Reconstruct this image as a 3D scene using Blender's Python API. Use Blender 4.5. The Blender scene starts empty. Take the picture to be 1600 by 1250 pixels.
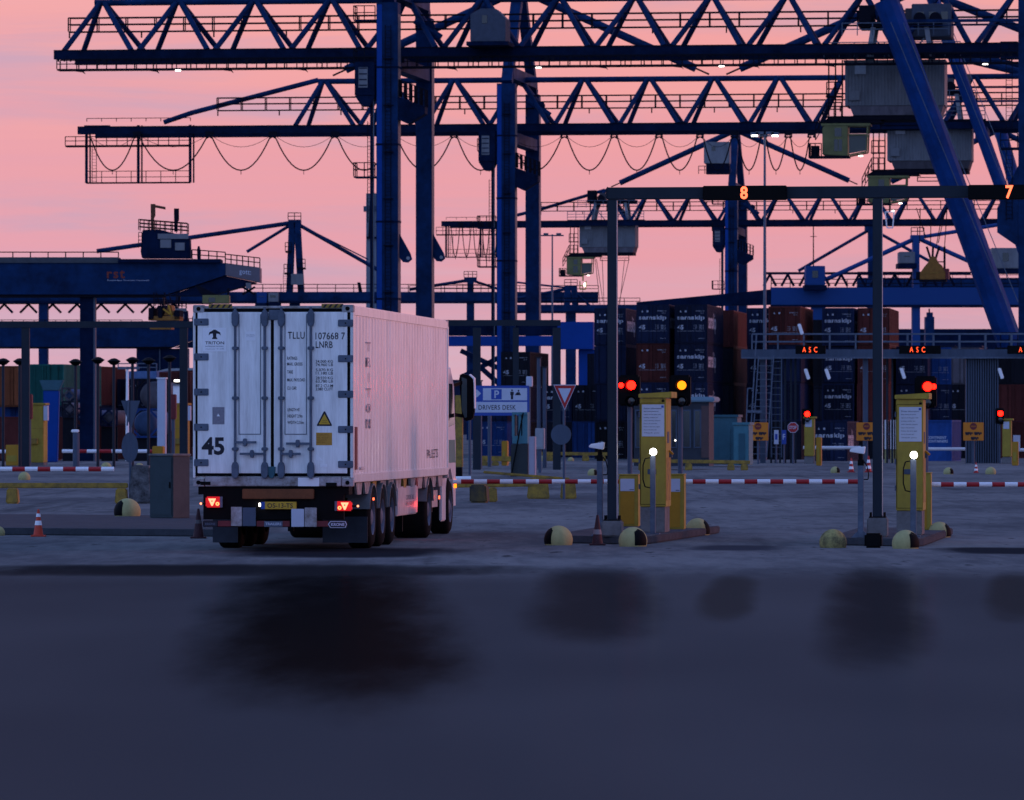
import bpy, bmesh, math, random
from mathutils import Vector, Matrix
random.seed(7)
S = bpy.context.scene
C = S.collection
rad = math.radians
# ---------------------------------------------------------------- camera
F, HZ, CH = 8889.0, 660.0, 2.04          # 200 mm lens in photo pixels, horizon row, eye height
cam = bpy.data.cameras.new('camera'); cam.lens = 200; cam.sensor_width = 36
cam.clip_start = 1; cam.clip_end = 6000
cam.dof.use_dof = True; cam.dof.focus_distance = 98; cam.dof.aperture_fstop = 9
co = bpy.data.objects.new('camera', cam); C.objects.link(co)
co.location = (0, 0, CH); co.rotation_euler = (math.pi/2 + math.atan(35/F), 0, 0)
S.camera = co
# ---------------------------------------------------------------- dusk sky
W = bpy.data.worlds.new('World'); S.world = W; W.use_nodes = True
nt = W.node_tree; nt.nodes.clear()
def N(t, **k):
    n = nt.nodes.new(t)
    for a, b in k.items(): setattr(n, a, b)
    return n
def L(a, b): nt.links.new(a, b)
def ramp(stops):
    r = N('ShaderNodeValToRGB'); e = r.color_ramp.elements
    while len(e) > 1: e.remove(e[-1])
    e[0].position = stops[0][0]; e[0].color = (*stops[0][1], 1)
    for p, c in stops[1:]:
        q = e.new(p); q.color = (*c, 1)
    return r
tc = N('ShaderNodeTexCoord')
sep = N('ShaderNodeSeparateXYZ'); L(tc.outputs['Generated'], sep.inputs[0])
# thin streaks of cloud bend the elevation the ramp is read at
mp = N('ShaderNodeMapping'); mp.inputs['Scale'].default_value = (7, 7, 210); mp.inputs['Rotation'].default_value = (0, rad(1.5), 0)
L(tc.outputs['Generated'], mp.inputs[0])
no = N('ShaderNodeTexNoise'); no.inputs['Scale'].default_value = 1.3; no.inputs['Detail'].default_value = 5; no.inputs['Roughness'].default_value = .5
L(mp.outputs[0], no.inputs['Vector'])
m1 = N('ShaderNodeMath', operation='MULTIPLY_ADD'); L(no.outputs['Fac'], m1.inputs[0]); m1.inputs[1].default_value = .046; 
ofs = N('ShaderNodeMath', operation='SUBTRACT'); L(sep.outputs['Z'], ofs.inputs[0]); ofs.inputs[1].default_value = .023
L(ofs.outputs[0], m1.inputs[2])
west = ramp([(0, (.66,.44,.54)), (.012, (.71,.40,.475)), (.030, (.80,.345,.395)), (.048, (.86,.345,.36)), (.070, (.93,.375,.345)), (.10, (.92,.42,.40)), (.18, (.56,.40,.58)), (.35, (.20,.31,.68)), (1, (.10,.24,.64))])
east = ramp([(0, (.44,.64,1.15)), (.14, (.53,.70,1.25)), (.35, (.30,.48,1.0)), (1, (.10,.24,.64))])
L(m1.outputs[0], west.inputs[0]); L(m1.outputs[0], east.inputs[0])
dt = N('ShaderNodeVectorMath', operation='DOT_PRODUCT'); L(tc.outputs['Generated'], dt.inputs[0])
az = rad(48); dt.inputs[1].default_value = (math.sin(az), math.cos(az), 0)
mr = N('ShaderNodeMapRange', interpolation_type='SMOOTHSTEP'); L(dt.outputs['Value'], mr.inputs[0])
mr.inputs[1].default_value = -.55; mr.inputs[2].default_value = .82
mx = N('ShaderNodeMix', data_type='RGBA'); L(mr.outputs[0], mx.inputs['Factor'])
# mauve cloud bars low in the sky, broken up along their length
mp2 = N('ShaderNodeMapping'); mp2.inputs['Scale'].default_value = (11, 11, 120); mp2.inputs['Rotation'].default_value = (0, rad(-1.2), 0); mp2.inputs['Location'].default_value = (3.1, .7, 5.3)
L(tc.outputs['Generated'], mp2.inputs[0])
no2 = N('ShaderNodeTexNoise'); no2.inputs['Scale'].default_value = 1; no2.inputs['Detail'].default_value = 7; no2.inputs['Roughness'].default_value = .58; no2.inputs['Distortion'].default_value = .4
L(mp2.outputs[0], no2.inputs['Vector'])
cl = N('ShaderNodeMapRange', interpolation_type='SMOOTHSTEP'); L(no2.outputs['Fac'], cl.inputs[0]); cl.inputs[1].default_value = .43; cl.inputs[2].default_value = .72; cl.inputs[4].default_value = .85
cm = N('ShaderNodeMix', data_type='RGBA'); L(cl.outputs[0], cm.inputs['Factor']); L(west.outputs[0], cm.inputs['A']); cm.inputs['B'].default_value = (.60, .36, .46, 1)
L(east.outputs[0], mx.inputs['A']); L(cm.outputs['Result'], mx.inputs['B'])
bg = N('ShaderNodeBackground'); bg.inputs['Strength'].default_value = 1.0
L(mx.outputs['Result'], bg.inputs[0])
out = N('ShaderNodeOutputWorld'); L(bg.outputs[0], out.inputs[0])
# ---------------------------------------------------------------- afterglow of the sun that has just set
sl = bpy.data.lights.new('sun', 'SUN'); sl.energy = .95; sl.angle = rad(10); sl.color = (1, .34, .31)
so = bpy.data.objects.new('sun', sl); C.objects.link(so)
so.rotation_euler = Vector((math.sin(rad(75)), math.cos(rad(75)), .105)).to_track_quat('Z', 'Y').to_euler()
S.view_settings.view_transform = 'Standard'; S.view_settings.look = 'None'
S.view_settings.exposure = 0; S.view_settings.gamma = 1; S.view_settings.use_curve_mapping = False
S.cycles.max_bounces = 6; S.cycles.use_denoising = True; S.cycles.sample_clamp_indirect = 6
# ---------------------------------------------------------------- materials
MATS = {}
def mat(name, col, rough=.6, metal=0, spec=.4, dirt=.25, scale=2.5, stretch=(1,1,1), dcol=None, coat=0, emit=None, es=0, bump=0):
    if name in MATS: return MATS[name]
    m = bpy.data.materials.new(name); m.use_nodes = True; t = m.node_tree
    p = t.nodes['Principled BSDF']
    p.inputs['Roughness'].default_value = rough; p.inputs['Metallic'].default_value = metal
    p.inputs['Specular IOR Level'].default_value = spec; p.inputs['Coat Weight'].default_value = coat
    p.inputs['Coat Roughness'].default_value = .26
    if emit:
        p.inputs['Emission Color'].default_value = (*emit, 1); p.inputs['Emission Strength'].default_value = es
    p.inputs['Base Color'].default_value = (*col, 1)
    if dirt:
        tx = t.nodes.new('ShaderNodeTexCoord'); mpn = t.nodes.new('ShaderNodeMapping'); mpn.inputs['Scale'].default_value = stretch
        n = t.nodes.new('ShaderNodeTexNoise'); n.inputs['Scale'].default_value = scale; n.inputs['Detail'].default_value = 6; n.inputs['Roughness'].default_value = .62
        n2 = t.nodes.new('ShaderNodeTexNoise'); n2.inputs['Scale'].default_value = scale*6; n2.inputs['Detail'].default_value = 4
        r = t.nodes.new('ShaderNodeMapRange'); r.inputs[1].default_value = .35; r.inputs[2].default_value = .75; r.inputs[4].default_value = dirt
        a = t.nodes.new('ShaderNodeMath'); a.operation = 'MULTIPLY_ADD'; a.inputs[1].default_value = .35; a.inputs[2].default_value = -.15
        b = t.nodes.new('ShaderNodeMath'); b.operation = 'ADD'
        x = t.nodes.new('ShaderNodeMix'); x.data_type = 'RGBA'
        x.inputs['A'].default_value = (*col, 1); x.inputs['B'].default_value = (*(dcol or tuple(c*.35 for c in col)), 1)
        l = t.links.new
        l(tx.outputs['Object'], mpn.inputs[0]); l(mpn.outputs[0], n.inputs['Vector']); l(mpn.outputs[0], n2.inputs['Vector'])
        l(n2.outputs['Fac'], a.inputs[0]); l(n.outputs['Fac'], b.inputs[0]); l(a.outputs[0], b.inputs[1]); l(b.outputs[0], r.inputs[0])
        l(r.outputs[0], x.inputs['Factor']); l(x.outputs['Result'], p.inputs['Base Color'])
        rr = t.nodes.new('ShaderNodeMath'); rr.operation = 'MULTIPLY_ADD'; rr.inputs[1].default_value = .2; rr.inputs[2].default_value = rough-.08
        l(n.outputs['Fac'], rr.inputs[0]); l(rr.outputs[0], p.inputs['Roughness'])
        if bump:
            bu = t.nodes.new('ShaderNodeBump'); bu.inputs['Strength'].default_value = bump; bu.inputs['Distance'].default_value = .02
            l(n2.outputs['Fac'], bu.inputs['Height']); l(bu.outputs[0], p.inputs['Normal'])
    MATS[name] = m
    return m
def glow(name, col, s):
    m = bpy.data.materials.new(name); m.use_nodes = True; t = m.node_tree; t.nodes.clear()
    e = t.nodes.new('ShaderNodeEmission'); e.inputs[0].default_value = (*col, 1); e.inputs[1].default_value = s
    o = t.nodes.new('ShaderNodeOutputMaterial'); t.links.new(e.outputs[0], o.inputs[0]); return m
BLUE = mat('crane_blue', (.0032,.030,.110), .55, dirt=.95, scale=.45, spec=.08, dcol=(.0012,.009,.034))
DBLUE = mat('crane_dark_blue', (.003,.013,.048), .65, dirt=.9, scale=.6, spec=.05)
STEEL = mat('dark_walkway_steel', (.008,.009,.018), .75, dirt=.4, spec=.05)
HOUSE = mat('grey_house_sheet', (.19,.20,.225), .6, dirt=.55, scale=.8, stretch=(1,1,.3), spec=.25)
PALE = mat('pale_strut_paint', (.32,.34,.38), .5, dirt=.4)
CABY = mat('olive_cab_paint', (.17,.17,.055), .55, dirt=.5, scale=1.5)
YEL = mat('yellow_paint', (.40,.30,.042), .55, spec=.2, dirt=.65, scale=3.2, stretch=(1,1,.5), dcol=(.22,.14,.03))
YELD = mat('amber_yellow_paint', (.44,.22,.004), .5, dirt=.3, scale=3)
YELO = mat('worn_yellow_paint', (.40,.25,.03), .7, dirt=.8, scale=4, dcol=(.05,.045,.03))
ORG = mat('spreader_orange', (.32,.13,.012), .6, dirt=.6, scale=3)
GREYP = mat('grey_post_paint', (.075,.10,.15), .55, spec=.15, dirt=.4, stretch=(1,1,.2))
DPOST = mat('dark_gantry_paint', (.018,.027,.042), .55, spec=.15, dirt=.4, scale=1.2, stretch=(1,1,.3))
CONC = mat('concrete', (.20,.195,.20), .85, dirt=.6, scale=3, spec=.1, bump=.4)
BLACK = mat('black_plastic', (.005,.005,.006), .6, dirt=.2, spec=.06)
RUB = mat('tyre_rubber', (.009,.009,.010), .85, dirt=.4, scale=8, spec=.06)
WHITE = mat('container_white', (.90,.90,.91), .33, dirt=.6, scale=2.2, stretch=(3,3,.35), dcol=(.40,.38,.38), spec=.6, coat=1)
WDIRT = mat('dirty_white_steel', (.42,.42,.45), .6, dirt=.9, scale=5, dcol=(.12,.09,.07))
GALV = mat('galvanised_steel', (.12,.15,.21), .55, metal=.2, spec=.2, dirt=.6, scale=6)
PLAINW = mat('white_film', (.90,.90,.93), .4, dirt=.12)
INK = mat('black_print', (.008,.008,.02), .6, dirt=0)
PINK = mat('faded_print', (.40,.33,.36), .6, dirt=.4, scale=6)
SBLUE = mat('sign_blue', (.010,.06,.36), .4, dirt=.2)
SLAV = mat('sign_white', (.50,.54,.66), .4, dirt=.15)
REDP = mat('red_paint', (.42,.012,.016), .5, dirt=.3)
REDD = mat('dark_red_reflector', (.16,.012,.02), .5, dirt=.5, scale=8)
CONE = mat('orange_cone', (.62,.06,.03), .6, dirt=.3)
ORSIGN = mat('orange_sign', (.66,.20,.006), .5, dirt=.15)
GLASS = mat('dark_glass', (.01,.014,.02), .08, dirt=0, spec=.6)
TEAL = mat('teal_paint', (.02,.10,.14), .5, dirt=.4)
RED_L = glow('red_lamp', (1, .0026, .0012), 28); REDHOT = glow('red_lamp_core', (1, .30, .16), 2.6)
AMB_L = glow('amber_lamp', (1, .19, .006), 3.2); ORLED = glow('led_digits', (1, .12, .05), 3.6); ORLED2 = glow('led_letters', (1, .075, .02), 3)
WLAMP = glow('white_lamp', (1, .97, .88), 14); SPOT = glow('small_white_lamp', (1, .93, .85), 6)
# ---------------------------------------------------------------- mesh builder and tree helpers
class MB:
    def __init__(s, off=(0,0,0)): s.v = []; s.f = []; s.o = Vector(off)
    def _add(s, vs, fs):
        b = len(s.v); s.v += [Vector(v) - s.o for v in vs]; s.f += [tuple(i+b for i in f) for f in fs]; return s
    def bx(s, x0, x1, y0, y1, z0, z1):
        return s._add([(x,y,z) for x in (x0,x1) for y in (y0,y1) for z in (z0,z1)],
            [(0,1,3,2),(4,6,7,5),(0,4,5,1),(2,3,7,6),(0,2,6,4),(1,5,7,3)])
    def bar(s, p, q, w, h=None, up=(0,0,1)):
        p, q = Vector(p), Vector(q); d = (q-p).normalized(); u = Vector(up)
        if abs(d.dot(u)) > .98: u = Vector((0,1,0))
        a = d.cross(u).normalized(); b = a.cross(d).normalized(); h = h or w
        r = [a*w/2*i + b*h/2*j for i, j in ((-1,-1),(1,-1),(1,1),(-1,1))]
        return s._add([p+k for k in r]+[q+k for k in r], [(3,2,1,0),(4,5,6,7)]+[(i,(i+1)%4,4+(i+1)%4,4+i) for i in range(4)])
    def cyl(s, p, q, r, n=8, r2=None):
        p, q = Vector(p), Vector(q); d = (q-p).normalized(); u = Vector((0,0,1)) if abs(d.z) < .9 else Vector((0,1,0))
        a = d.cross(u).normalized(); b = a.cross(d); r2 = r if r2 is None else r2
        ring = lambda c, rr: [c + (a*math.cos(t)+b*math.sin(t))*rr for t in (2*math.pi*i/n for i in range(n))]
        return s._add(ring(p,r)+ring(q,r2), [tuple(range(n))[::-1], tuple(range(n,2*n))]+[(i,(i+1)%n,n+(i+1)%n,n+i) for i in range(n)])
    def path(s, pts, r, n=5):
        for a, b in zip(pts, pts[1:]): s.cyl(a, b, r, n)
        return s
    def prism(s, pts, a0, a1, ax='y'):          # 2D outline pushed along an axis
        f = {'y': lambda p,a: (p[0],a,p[1]), 'x': lambda p,a: (a,p[0],p[1]), 'z': lambda p,a: (p[0],p[1],a)}[ax]
        n = len(pts)
        return s._add([f(p,a0) for p in pts]+[f(p,a1) for p in pts], [tuple(range(n))[::-1], tuple(range(n,2*n))]+[(i,(i+1)%n,n+(i+1)%n,n+i) for i in range(n)])
    def lathe(s, prof, n=20, c=(0,0,0), ax='z'):
        vs = []; fs = []; k = len(prof)
        for i in range(n):
            t = 2*math.pi*i/n
            for r, h in prof:
                x, y = r*math.cos(t), r*math.sin(t)
                vs.append((c[0]+x, c[1]+y, c[2]+h) if ax == 'z' else ((c[0]+h, c[1]+x, c[2]+y) if ax == 'x' else (c[0]+x, c[1]+h, c[2]+y)))
        for i in range(n):
            for j in range(k-1):
                a = i*k+j; b = ((i+1)%n)*k+j; fs.append((a, b, b+1, a+1))
        return s._add(vs, fs)
    def rail(s, p, q, h=1.1, step=1.5, r=.03, mids=1):
        p, q = Vector(p), Vector(q); n = max(1, round((q-p).length/step))
        for i in range(n+1):
            a = p + (q-p)*i/n; s.bar(a, a+Vector((0,0,h)), 2*r)
        for k in range(mids+1):
            z = Vector((0,0,h*(k+1)/(mids+1))); s.bar(p+z, q+z, 2*r)
        return s
    def mesh(s, name, bevel=0):
        me = bpy.data.meshes.new(name); bm = bmesh.new()
        vs = [bm.verts.new(v) for v in s.v]
        for f in s.f:
            try: bm.faces.new([vs[i] for i in f])
            except ValueError: pass
        bmesh.ops.remove_doubles(bm, verts=bm.verts, dist=1e-5)
        bmesh.ops.recalc_face_normals(bm, faces=bm.faces)
        if bevel: bmesh.ops.bevel(bm, geom=[e for e in bm.edges if len(e.link_faces) == 2 and e.calc_face_angle(0) > .6], offset=bevel, segments=2, affect='EDGES', clamp_overlap=True)
        bm.to_mesh(me); bm.free(); return me
    def build(s, name, m, parent=None, smooth=False, bevel=0):
        return link(name, s.mesh(name, bevel), m, parent, smooth)
def link(name, me, m, parent=None, smooth=False):
    if m: me.materials.append(m)
    if smooth:
        for p in me.polygons: p.use_smooth = True
        me.set_sharp_from_angle(angle=rad(35)) if hasattr(me, 'set_sharp_from_angle') else None
    o = bpy.data.objects.new(name, me); C.objects.link(o)
    if parent: o.parent = parent
    return o
def tag(o, label=None, cat=None, group=None, kind=None):
    if label: o['label'] = label
    if cat: o['category'] = cat
    if group: o['group'] = group
    if kind: o['kind'] = kind
    return o
def thing(name, label, cat, loc=(0,0,0), rz=0, group=None):
    o = bpy.data.objects.new(name, None); C.objects.link(o); o.empty_display_size = .3
    o.location = loc; o.rotation_euler = (0, 0, rz); return tag(o, label, cat, group)
def kids(o): return [c for c in bpy.data.objects if c.parent == o]
def copy_tree(o, label=None, loc=None, rz=None, group=None):
    ch = {}
    for c in bpy.data.objects:
        if c.parent: ch.setdefault(c.parent, []).append(c)
    def cp(a, par):
        b = a.copy(); C.objects.link(b); b.parent = par
        for k in ch.get(a, []): cp(k, b)
        return b
    r = cp(o, None)
    if label: r['label'] = label
    if group: r['group'] = group
    if loc is not None: r.location = loc
    if rz is not None: r.rotation_euler = (0, 0, rz)
    return r
_tm = {}
def textmesh(s, bold=0, sp=1):
    k = (s, bold, sp)
    if k not in _tm:
        cu = bpy.data.curves.new('lettering', 'FONT'); cu.body = s; cu.offset = bold; cu.space_character = sp; cu.fill_mode = 'FRONT'; cu.resolution_u = 3
        ob = bpy.data.objects.new('lettering', cu); C.objects.link(ob); bpy.context.view_layer.update()
        me = bpy.data.meshes.new_from_object(ob.evaluated_get(bpy.context.evaluated_depsgraph_get()))
        vs = [v.co.copy() for v in me.vertices]; fs = [tuple(p.vertices) for p in me.polygons]
        bpy.data.objects.remove(ob); bpy.data.curves.remove(cu); bpy.data.meshes.remove(me)
        x0 = min(v.x for v in vs); x1 = max(v.x for v in vs); y0 = min(v.y for v in vs); y1 = max(v.y for v in vs)
        _tm[k] = ([((v.x-x0)/(x1-x0), (v.y-y0)/(y1-y0)) for v in vs], fs)
    return _tm[k]
def addtext(mb, s, x0, x1, z0, z1, y, bold=0, sp=1, face='-y'):
    vs, fs = textmesh(s, bold, sp)
    if face == '-y': g = [(x0+(x1-x0)*a, y, z0+(z1-z0)*b) for a, b in vs]
    elif face == '+x': g = [(y, x0+(x1-x0)*a, z0+(z1-z0)*b) for a, b in vs]
    elif face == '+xv': g = [(y, x1-(x1-x0)*b, z0+(z1-z0)*a) for a, b in vs]   # reads bottom to top
    return mb._add(g, fs)
def text(name, s, x0, x1, z0, z1, y, m, parent, bold=0, sp=1, face='-y', off=(0,0,0)):
    o = addtext(MB(off), s, x0, x1, z0, z1, y, bold, sp, face).build(name, m, parent); return o
# photo pixel + distance -> world point;  photo pixel of a foot on the ground -> world point
def gz(d): return 0 if d < 300 else -.77*min(1, (d-300)/90)
def P(px, py, d): return Vector(((px-800)/F*d, d, CH + (HZ-py)/F*d))
def G(px, d): return Vector(((px-800)/F*d, d, gz(d)))
def D(py): return CH*F/(py-HZ)
YAW = -rad(7)
def loc_of(o, px, py, d):      # local (x, z) of a pixel at distance d in a thing facing the camera squarely
    p = P(px, py, d); return p.x-o.location.x, p.z-o.location.z
# ---------------------------------------------------------------- ground
def ground():
    xs = [-1600,-400,-150,-60,-30,-15,0,15,30,60,150,400,1600]; ys = [-60,20,35,50,65,80,95,110,130,160,200,250,300,320,350,390,420,500,700,1000,1800,3500]
    g = MB()._add([(x,y,gz(y)) for y in ys for x in xs], [(j*13+i, j*13+i+1, (j+1)*13+i+1, (j+1)*13+i) for j in range(len(ys)-1) for i in range(12)])
    m = bpy.data.materials.new('yard_paving'); m.use_nodes = True; t = m.node_tree; p = t.nodes['Principled BSDF']; l = t.links.new
    nn = t.nodes.new
    ge = nn('ShaderNodeNewGeometry'); se = nn('ShaderNodeSeparateXYZ'); l(ge.outputs['Position'], se.inputs[0])
    def noise(sc, det, stretch):
        mpn = nn('ShaderNodeMapping'); mpn.inputs['Scale'].default_value = stretch; mpn.inputs['Rotation'].default_value = (0,0,rad(4)); l(ge.outputs['Position'], mpn.inputs[0])
        n = nn('ShaderNodeTexNoise'); n.inputs['Scale'].default_value = sc; n.inputs['Detail'].default_value = det; n.inputs['Roughness'].default_value = .6
        l(mpn.outputs[0], n.inputs['Vector']); return n.outputs['Fac']
    def mth(op, a, b=None, c=None):
        n = nn('ShaderNodeMath'); n.operation = op
        for i, v in enumerate((a, b, c)):
            if v is None: continue
            if isinstance(v, (int, float)): n.inputs[i].default_value = v
            else: l(v, n.inputs[i])
        return n.outputs[0]
    def smooth(v, a, b):
        n = nn('ShaderNodeMapRange'); n.interpolation_type = 'SMOOTHSTEP'; l(v, n.inputs[0]); n.inputs[1].default_value = a; n.inputs[2].default_value = b; return n.outputs[0]
    def mixc(f, a, b):
        n = nn('ShaderNodeMix'); n.data_type = 'RGBA'; l(f, n.inputs['Factor'])
        for s_, v in (('A', a), ('B', b)):
            if isinstance(v, tuple): n.inputs[s_].default_value = (*v, 1)
            else: l(v, n.inputs[s_])
        return n.outputs['Result']
    X, Y = se.outputs['X'], se.outputs['Y']
    big = noise(.16, 5, (1,.35,1)); fine = noise(2.2, 6, (1,.16,1)); grain = noise(14, 3, (1,.3,1))
    base = mixc(smooth(mth('ADD', mth('MULTIPLY', big, .6), mth('MULTIPLY', fine, .4)), .36, .64), (.115,.115,.12), (.25,.247,.24))
    base = mixc(smooth(fine, .58, .72), base, (.07,.07,.073))
    trk = noise(.9, 4, (1,.035,1)); base = mixc(mth('MULTIPLY', smooth(trk, .56, .72), .6), base, (.06,.06,.064))
    base = mixc(mth('MULTIPLY', grain, .25), base, (.07,.07,.075))
    # dark smooth sealed apron nearest the camera, with a feathered edge
    edge = mth('ADD', Y, mth('MULTIPLY', noise(.25, 3, (1,.2,1)), 2.0))
    near = mth('SUBTRACT', 1, smooth(edge, 72.5, 84.0))
    col = mixc(near, base, mixc(smooth(noise(.09, 3, (1,.25,1)), .3, .7), (.056,.058,.063), (.092,.092,.095)))
    # dark blurred reflections painted into the colour, plus a few ground stains beyond
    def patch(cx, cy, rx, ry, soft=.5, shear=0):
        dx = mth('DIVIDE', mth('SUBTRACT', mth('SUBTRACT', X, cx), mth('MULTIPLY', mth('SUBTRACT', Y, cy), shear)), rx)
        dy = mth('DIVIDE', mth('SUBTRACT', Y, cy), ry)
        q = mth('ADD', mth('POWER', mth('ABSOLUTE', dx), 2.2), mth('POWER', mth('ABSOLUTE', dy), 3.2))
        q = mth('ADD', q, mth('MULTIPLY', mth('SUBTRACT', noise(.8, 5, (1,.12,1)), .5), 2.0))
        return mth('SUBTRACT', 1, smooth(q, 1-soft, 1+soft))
    REFLECTIONS_AND_STAINS(col_ref := [col], patch, mixc)
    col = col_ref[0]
    l(col, p.inputs['Base Color'])
    rr = mth('MULTIPLY_ADD', near, -.12, .78); l(rr, p.inputs['Roughness'])
    p.inputs['Specular IOR Level'].default_value = 0
    bu = nn('ShaderNodeBump'); bu.inputs['Strength'].default_value = .35; bu.inputs['Distance'].default_value = .02
    l(mth('MULTIPLY', fine, mth('SUBTRACT', 1, near)), bu.inputs['Height']); l(bu.outputs[0], p.inputs['Normal'])
    # thin damp film on the sealed apron: a faint true reflection of sky and lamps
    gl = nn('ShaderNodeBsdfGlossy'); gl.inputs['Roughness'].default_value = .2
    ms = nn('ShaderNodeMixShader'); om = t.nodes['Material Output']
    l(mth('MULTIPLY', near, .011), ms.inputs[0]); l(p.outputs[0], ms.inputs[1]); l(gl.outputs[0], ms.inputs[2]); l(ms.outputs[0], om.inputs[0])
    o = g.build('ground', m); tag(o, kind='structure')
def REFLECTIONS_AND_STAINS(ref, patch, mixc):
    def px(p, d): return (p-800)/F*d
    for cx, cy, rx, ry, c, soft, sh in (  # nearer entries: painted reflections of lorry and kiosks; farther ones: ground stains
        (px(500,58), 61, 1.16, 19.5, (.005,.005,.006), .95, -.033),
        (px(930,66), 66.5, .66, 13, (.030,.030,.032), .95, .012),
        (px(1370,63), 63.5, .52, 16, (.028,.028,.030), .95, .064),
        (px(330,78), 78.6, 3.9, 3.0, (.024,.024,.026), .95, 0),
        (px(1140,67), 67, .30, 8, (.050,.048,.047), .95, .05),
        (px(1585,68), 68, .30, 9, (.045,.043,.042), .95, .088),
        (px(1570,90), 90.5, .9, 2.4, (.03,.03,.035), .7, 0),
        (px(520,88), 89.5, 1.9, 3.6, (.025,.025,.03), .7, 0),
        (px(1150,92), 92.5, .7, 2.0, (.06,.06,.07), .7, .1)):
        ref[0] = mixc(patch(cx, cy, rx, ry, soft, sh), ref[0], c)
ground()
# ================================================================ the lorry: container, trailer, tractor
TY = -rad(5.65); TX, TD = -3.773, 89.8
SC = TD/F
def ax(px): return (px-426.5)*SC
def azz(py): return (HZ-py)*SC + CH
ZB, ZT, HWD = 1.03, 3.89, 1.277
CO = (0, 0, ZB)
def tloc(z=0): return (TX, TD, z)
box = thing('shipping_container', 'white forty five foot container with rear doors, carried on the lorry', 'container', tloc(ZB), TY)
def Q(): return MB(CO)
# body shell: smooth roof, ribbed side, frame
b = Q(); b.bx(-HWD+.05, HWD-.06, .06, 13.66, ZB+.12, ZT-.03); b.build('body', WHITE, box)
b = Q()                                             # ribbed right side wall
y = .42; k = 0; prof = []
while y < 13.45:
    prof += [(HWD-.026, y), (HWD-.026, y+.16), (HWD-.010, y+.21), (HWD-.010, y+.35)]; y += .40
prof = [(HWD-.05,.2)] + prof + [(HWD-.05, 13.6)]
n = len(prof); b._add([(x,yy,ZB+.2) for x,yy in prof]+[(x,yy,ZT-.16) for x,yy in prof], [(i,i+1,n+i+1,n+i) for i in range(n-1)])
b.build('side_panel', WHITE, box)
b = Q(); b.bx(HWD-.12, HWD, .1, 13.62, ZT-.17, ZT); b.build('top_rail', WHITE, box, bevel=.02)
b = Q(); b.bx(HWD-.12, HWD+.004, .1, 13.62, ZB+.06, ZB+.20); b.build('bottom_rail', WHITE, box, bevel=.012)
for x0, x1 in ((-HWD, -HWD+.04), (HWD-.05, HWD)):
    Q().bx(x0, x1, 0, .18, ZB+.13, ZT-.10).build('corner_post', WHITE, box, bevel=.012)
Q().bx(HWD-.11, HWD+.003, 13.58, 13.72, ZB+.1, ZT-.1).build('corner_post', WHITE, box, bevel=.012)
Q().bx(-HWD+.09, HWD-.09, 0, .14, azz(482), ZT-.01).build('door_header', WDIRT, box, bevel=.01)
Q().bx(-HWD+.19, HWD-.19, -.005, .14, ZB+.005, azz(744.5)).build('door_sill', WDIRT, box, bevel=.01)
for x in (-HWD+.09, HWD-.09):
    for z in (ZB+.06, ZT-.055):
        for yy in (.08, 13.64):
            c = Q(); c.bx(x-.09, x+.09, yy-.09, yy+.09, z-.06, z+.06); o = c.build('corner_casting', WDIRT, box, bevel=.01)
        h = Q(); h.lathe([(0,0),(.034,0),(.034,.01),(0,.01)], 10, (x, -.018, z), 'y'); h.build('casting_hole', BLACK, box)
for px0, px1 in ((325, 362), (503, 537)):
    h = Q(); h.bx(ax(px0), ax(px1), -.006, .004, azz(481), azz(475)); o = h.build('hazard_strip', YELO, box)
    s = Q(); w = (px1-px0)/4
    for i in range(4):
        a = ax(px0+w*i+2); s.prism([(a, azz(480.6)), (a+.035, azz(480.6)), (a+.075, azz(475.4)), (a+.04, azz(475.4))], -.010, -.0065)
    s.build('hazard_stripe', INK, o)
# gaskets and doors
g = Q(); g.bx(-HWD+.041, HWD-.051, .004, .05, azz(744), azz(482.2)); g.build('door_gasket', BLACK, box)
def door(p0, p1, rods, hinges, hx0, hx1, panels):
    d = Q(); d.bx(ax(p0), ax(p1), -.004, .03, azz(739.5), azz(487.5)); d = d.build('door', WHITE, box, bevel=.006)
    for a, c in panels:                      # recessed panel edges
        e = Q(); z0, z1 = azz(679), azz(491)
        e.bx(ax(a), ax(a)+.012, -.010, -.0045, z0, z1); e.bx(ax(c)-.012, ax(c), -.010, -.0045, z0, z1); e.bx(ax(a)+.0125, ax(c)-.0125, -.010, -.0045, z0, z0+.012)
        e.build('panel_edge', GALV, d)
    for r in rods:
        x = ax(r); q = Q(); q.cyl((x,-.045,azz(748)), (x,-.045,azz(480)), .021, 8); q.build('lock_rod', GALV, box, True)
        for za, zb, w in ((485, 510, .055), (722, 747, .055)):
            q = Q(); q.prism([(x-w*.6, azz(zb)), (x-w, azz(zb-6)), (x-w, azz(za+6)), (x-w*.6, azz(za)), (x+w*.6, azz(za)), (x+w, azz(za+6)), (x+w, azz(zb-6)), (x+w*.6, azz(zb))], -.075, -.0045)
            q.build('cam_keeper', GALV, box, bevel=.008)
        for zc in (544, 622, 701.5):
            q = Q(); q.bx(x-.05, x+.05, -.07, -.0045, azz(zc+2.6), azz(zc-2.6)); q.build('rod_guide', GALV, box, bevel=.01)
    for zc in hinges:
        q = Q(); q.bx(ax(hx0), ax(hx1), -.022, -.0045, azz(zc+5.5), azz(zc-5.5)); o = q.build('hinge', GALV, box, bevel=.008)
        q = Q(); q.lathe([(0,0),(.012,0),(.012,.006),(0,.006)], 8, (ax((hx0+hx1)/2), -.028, azz(zc)), 'y'); q.build('hinge_bolt', BLACK, o)
    return d
dl = door(307.5, 423, (367.4, 414), (503, 557.5, 612.5, 667.5, 723), 302, 325, ((372.5, 407.5),))
dr = door(428, 543.5, (440, 486.6), (505, 560.5, 616, 671, 725.5), 529, 553, ((445, 480),))
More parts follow.
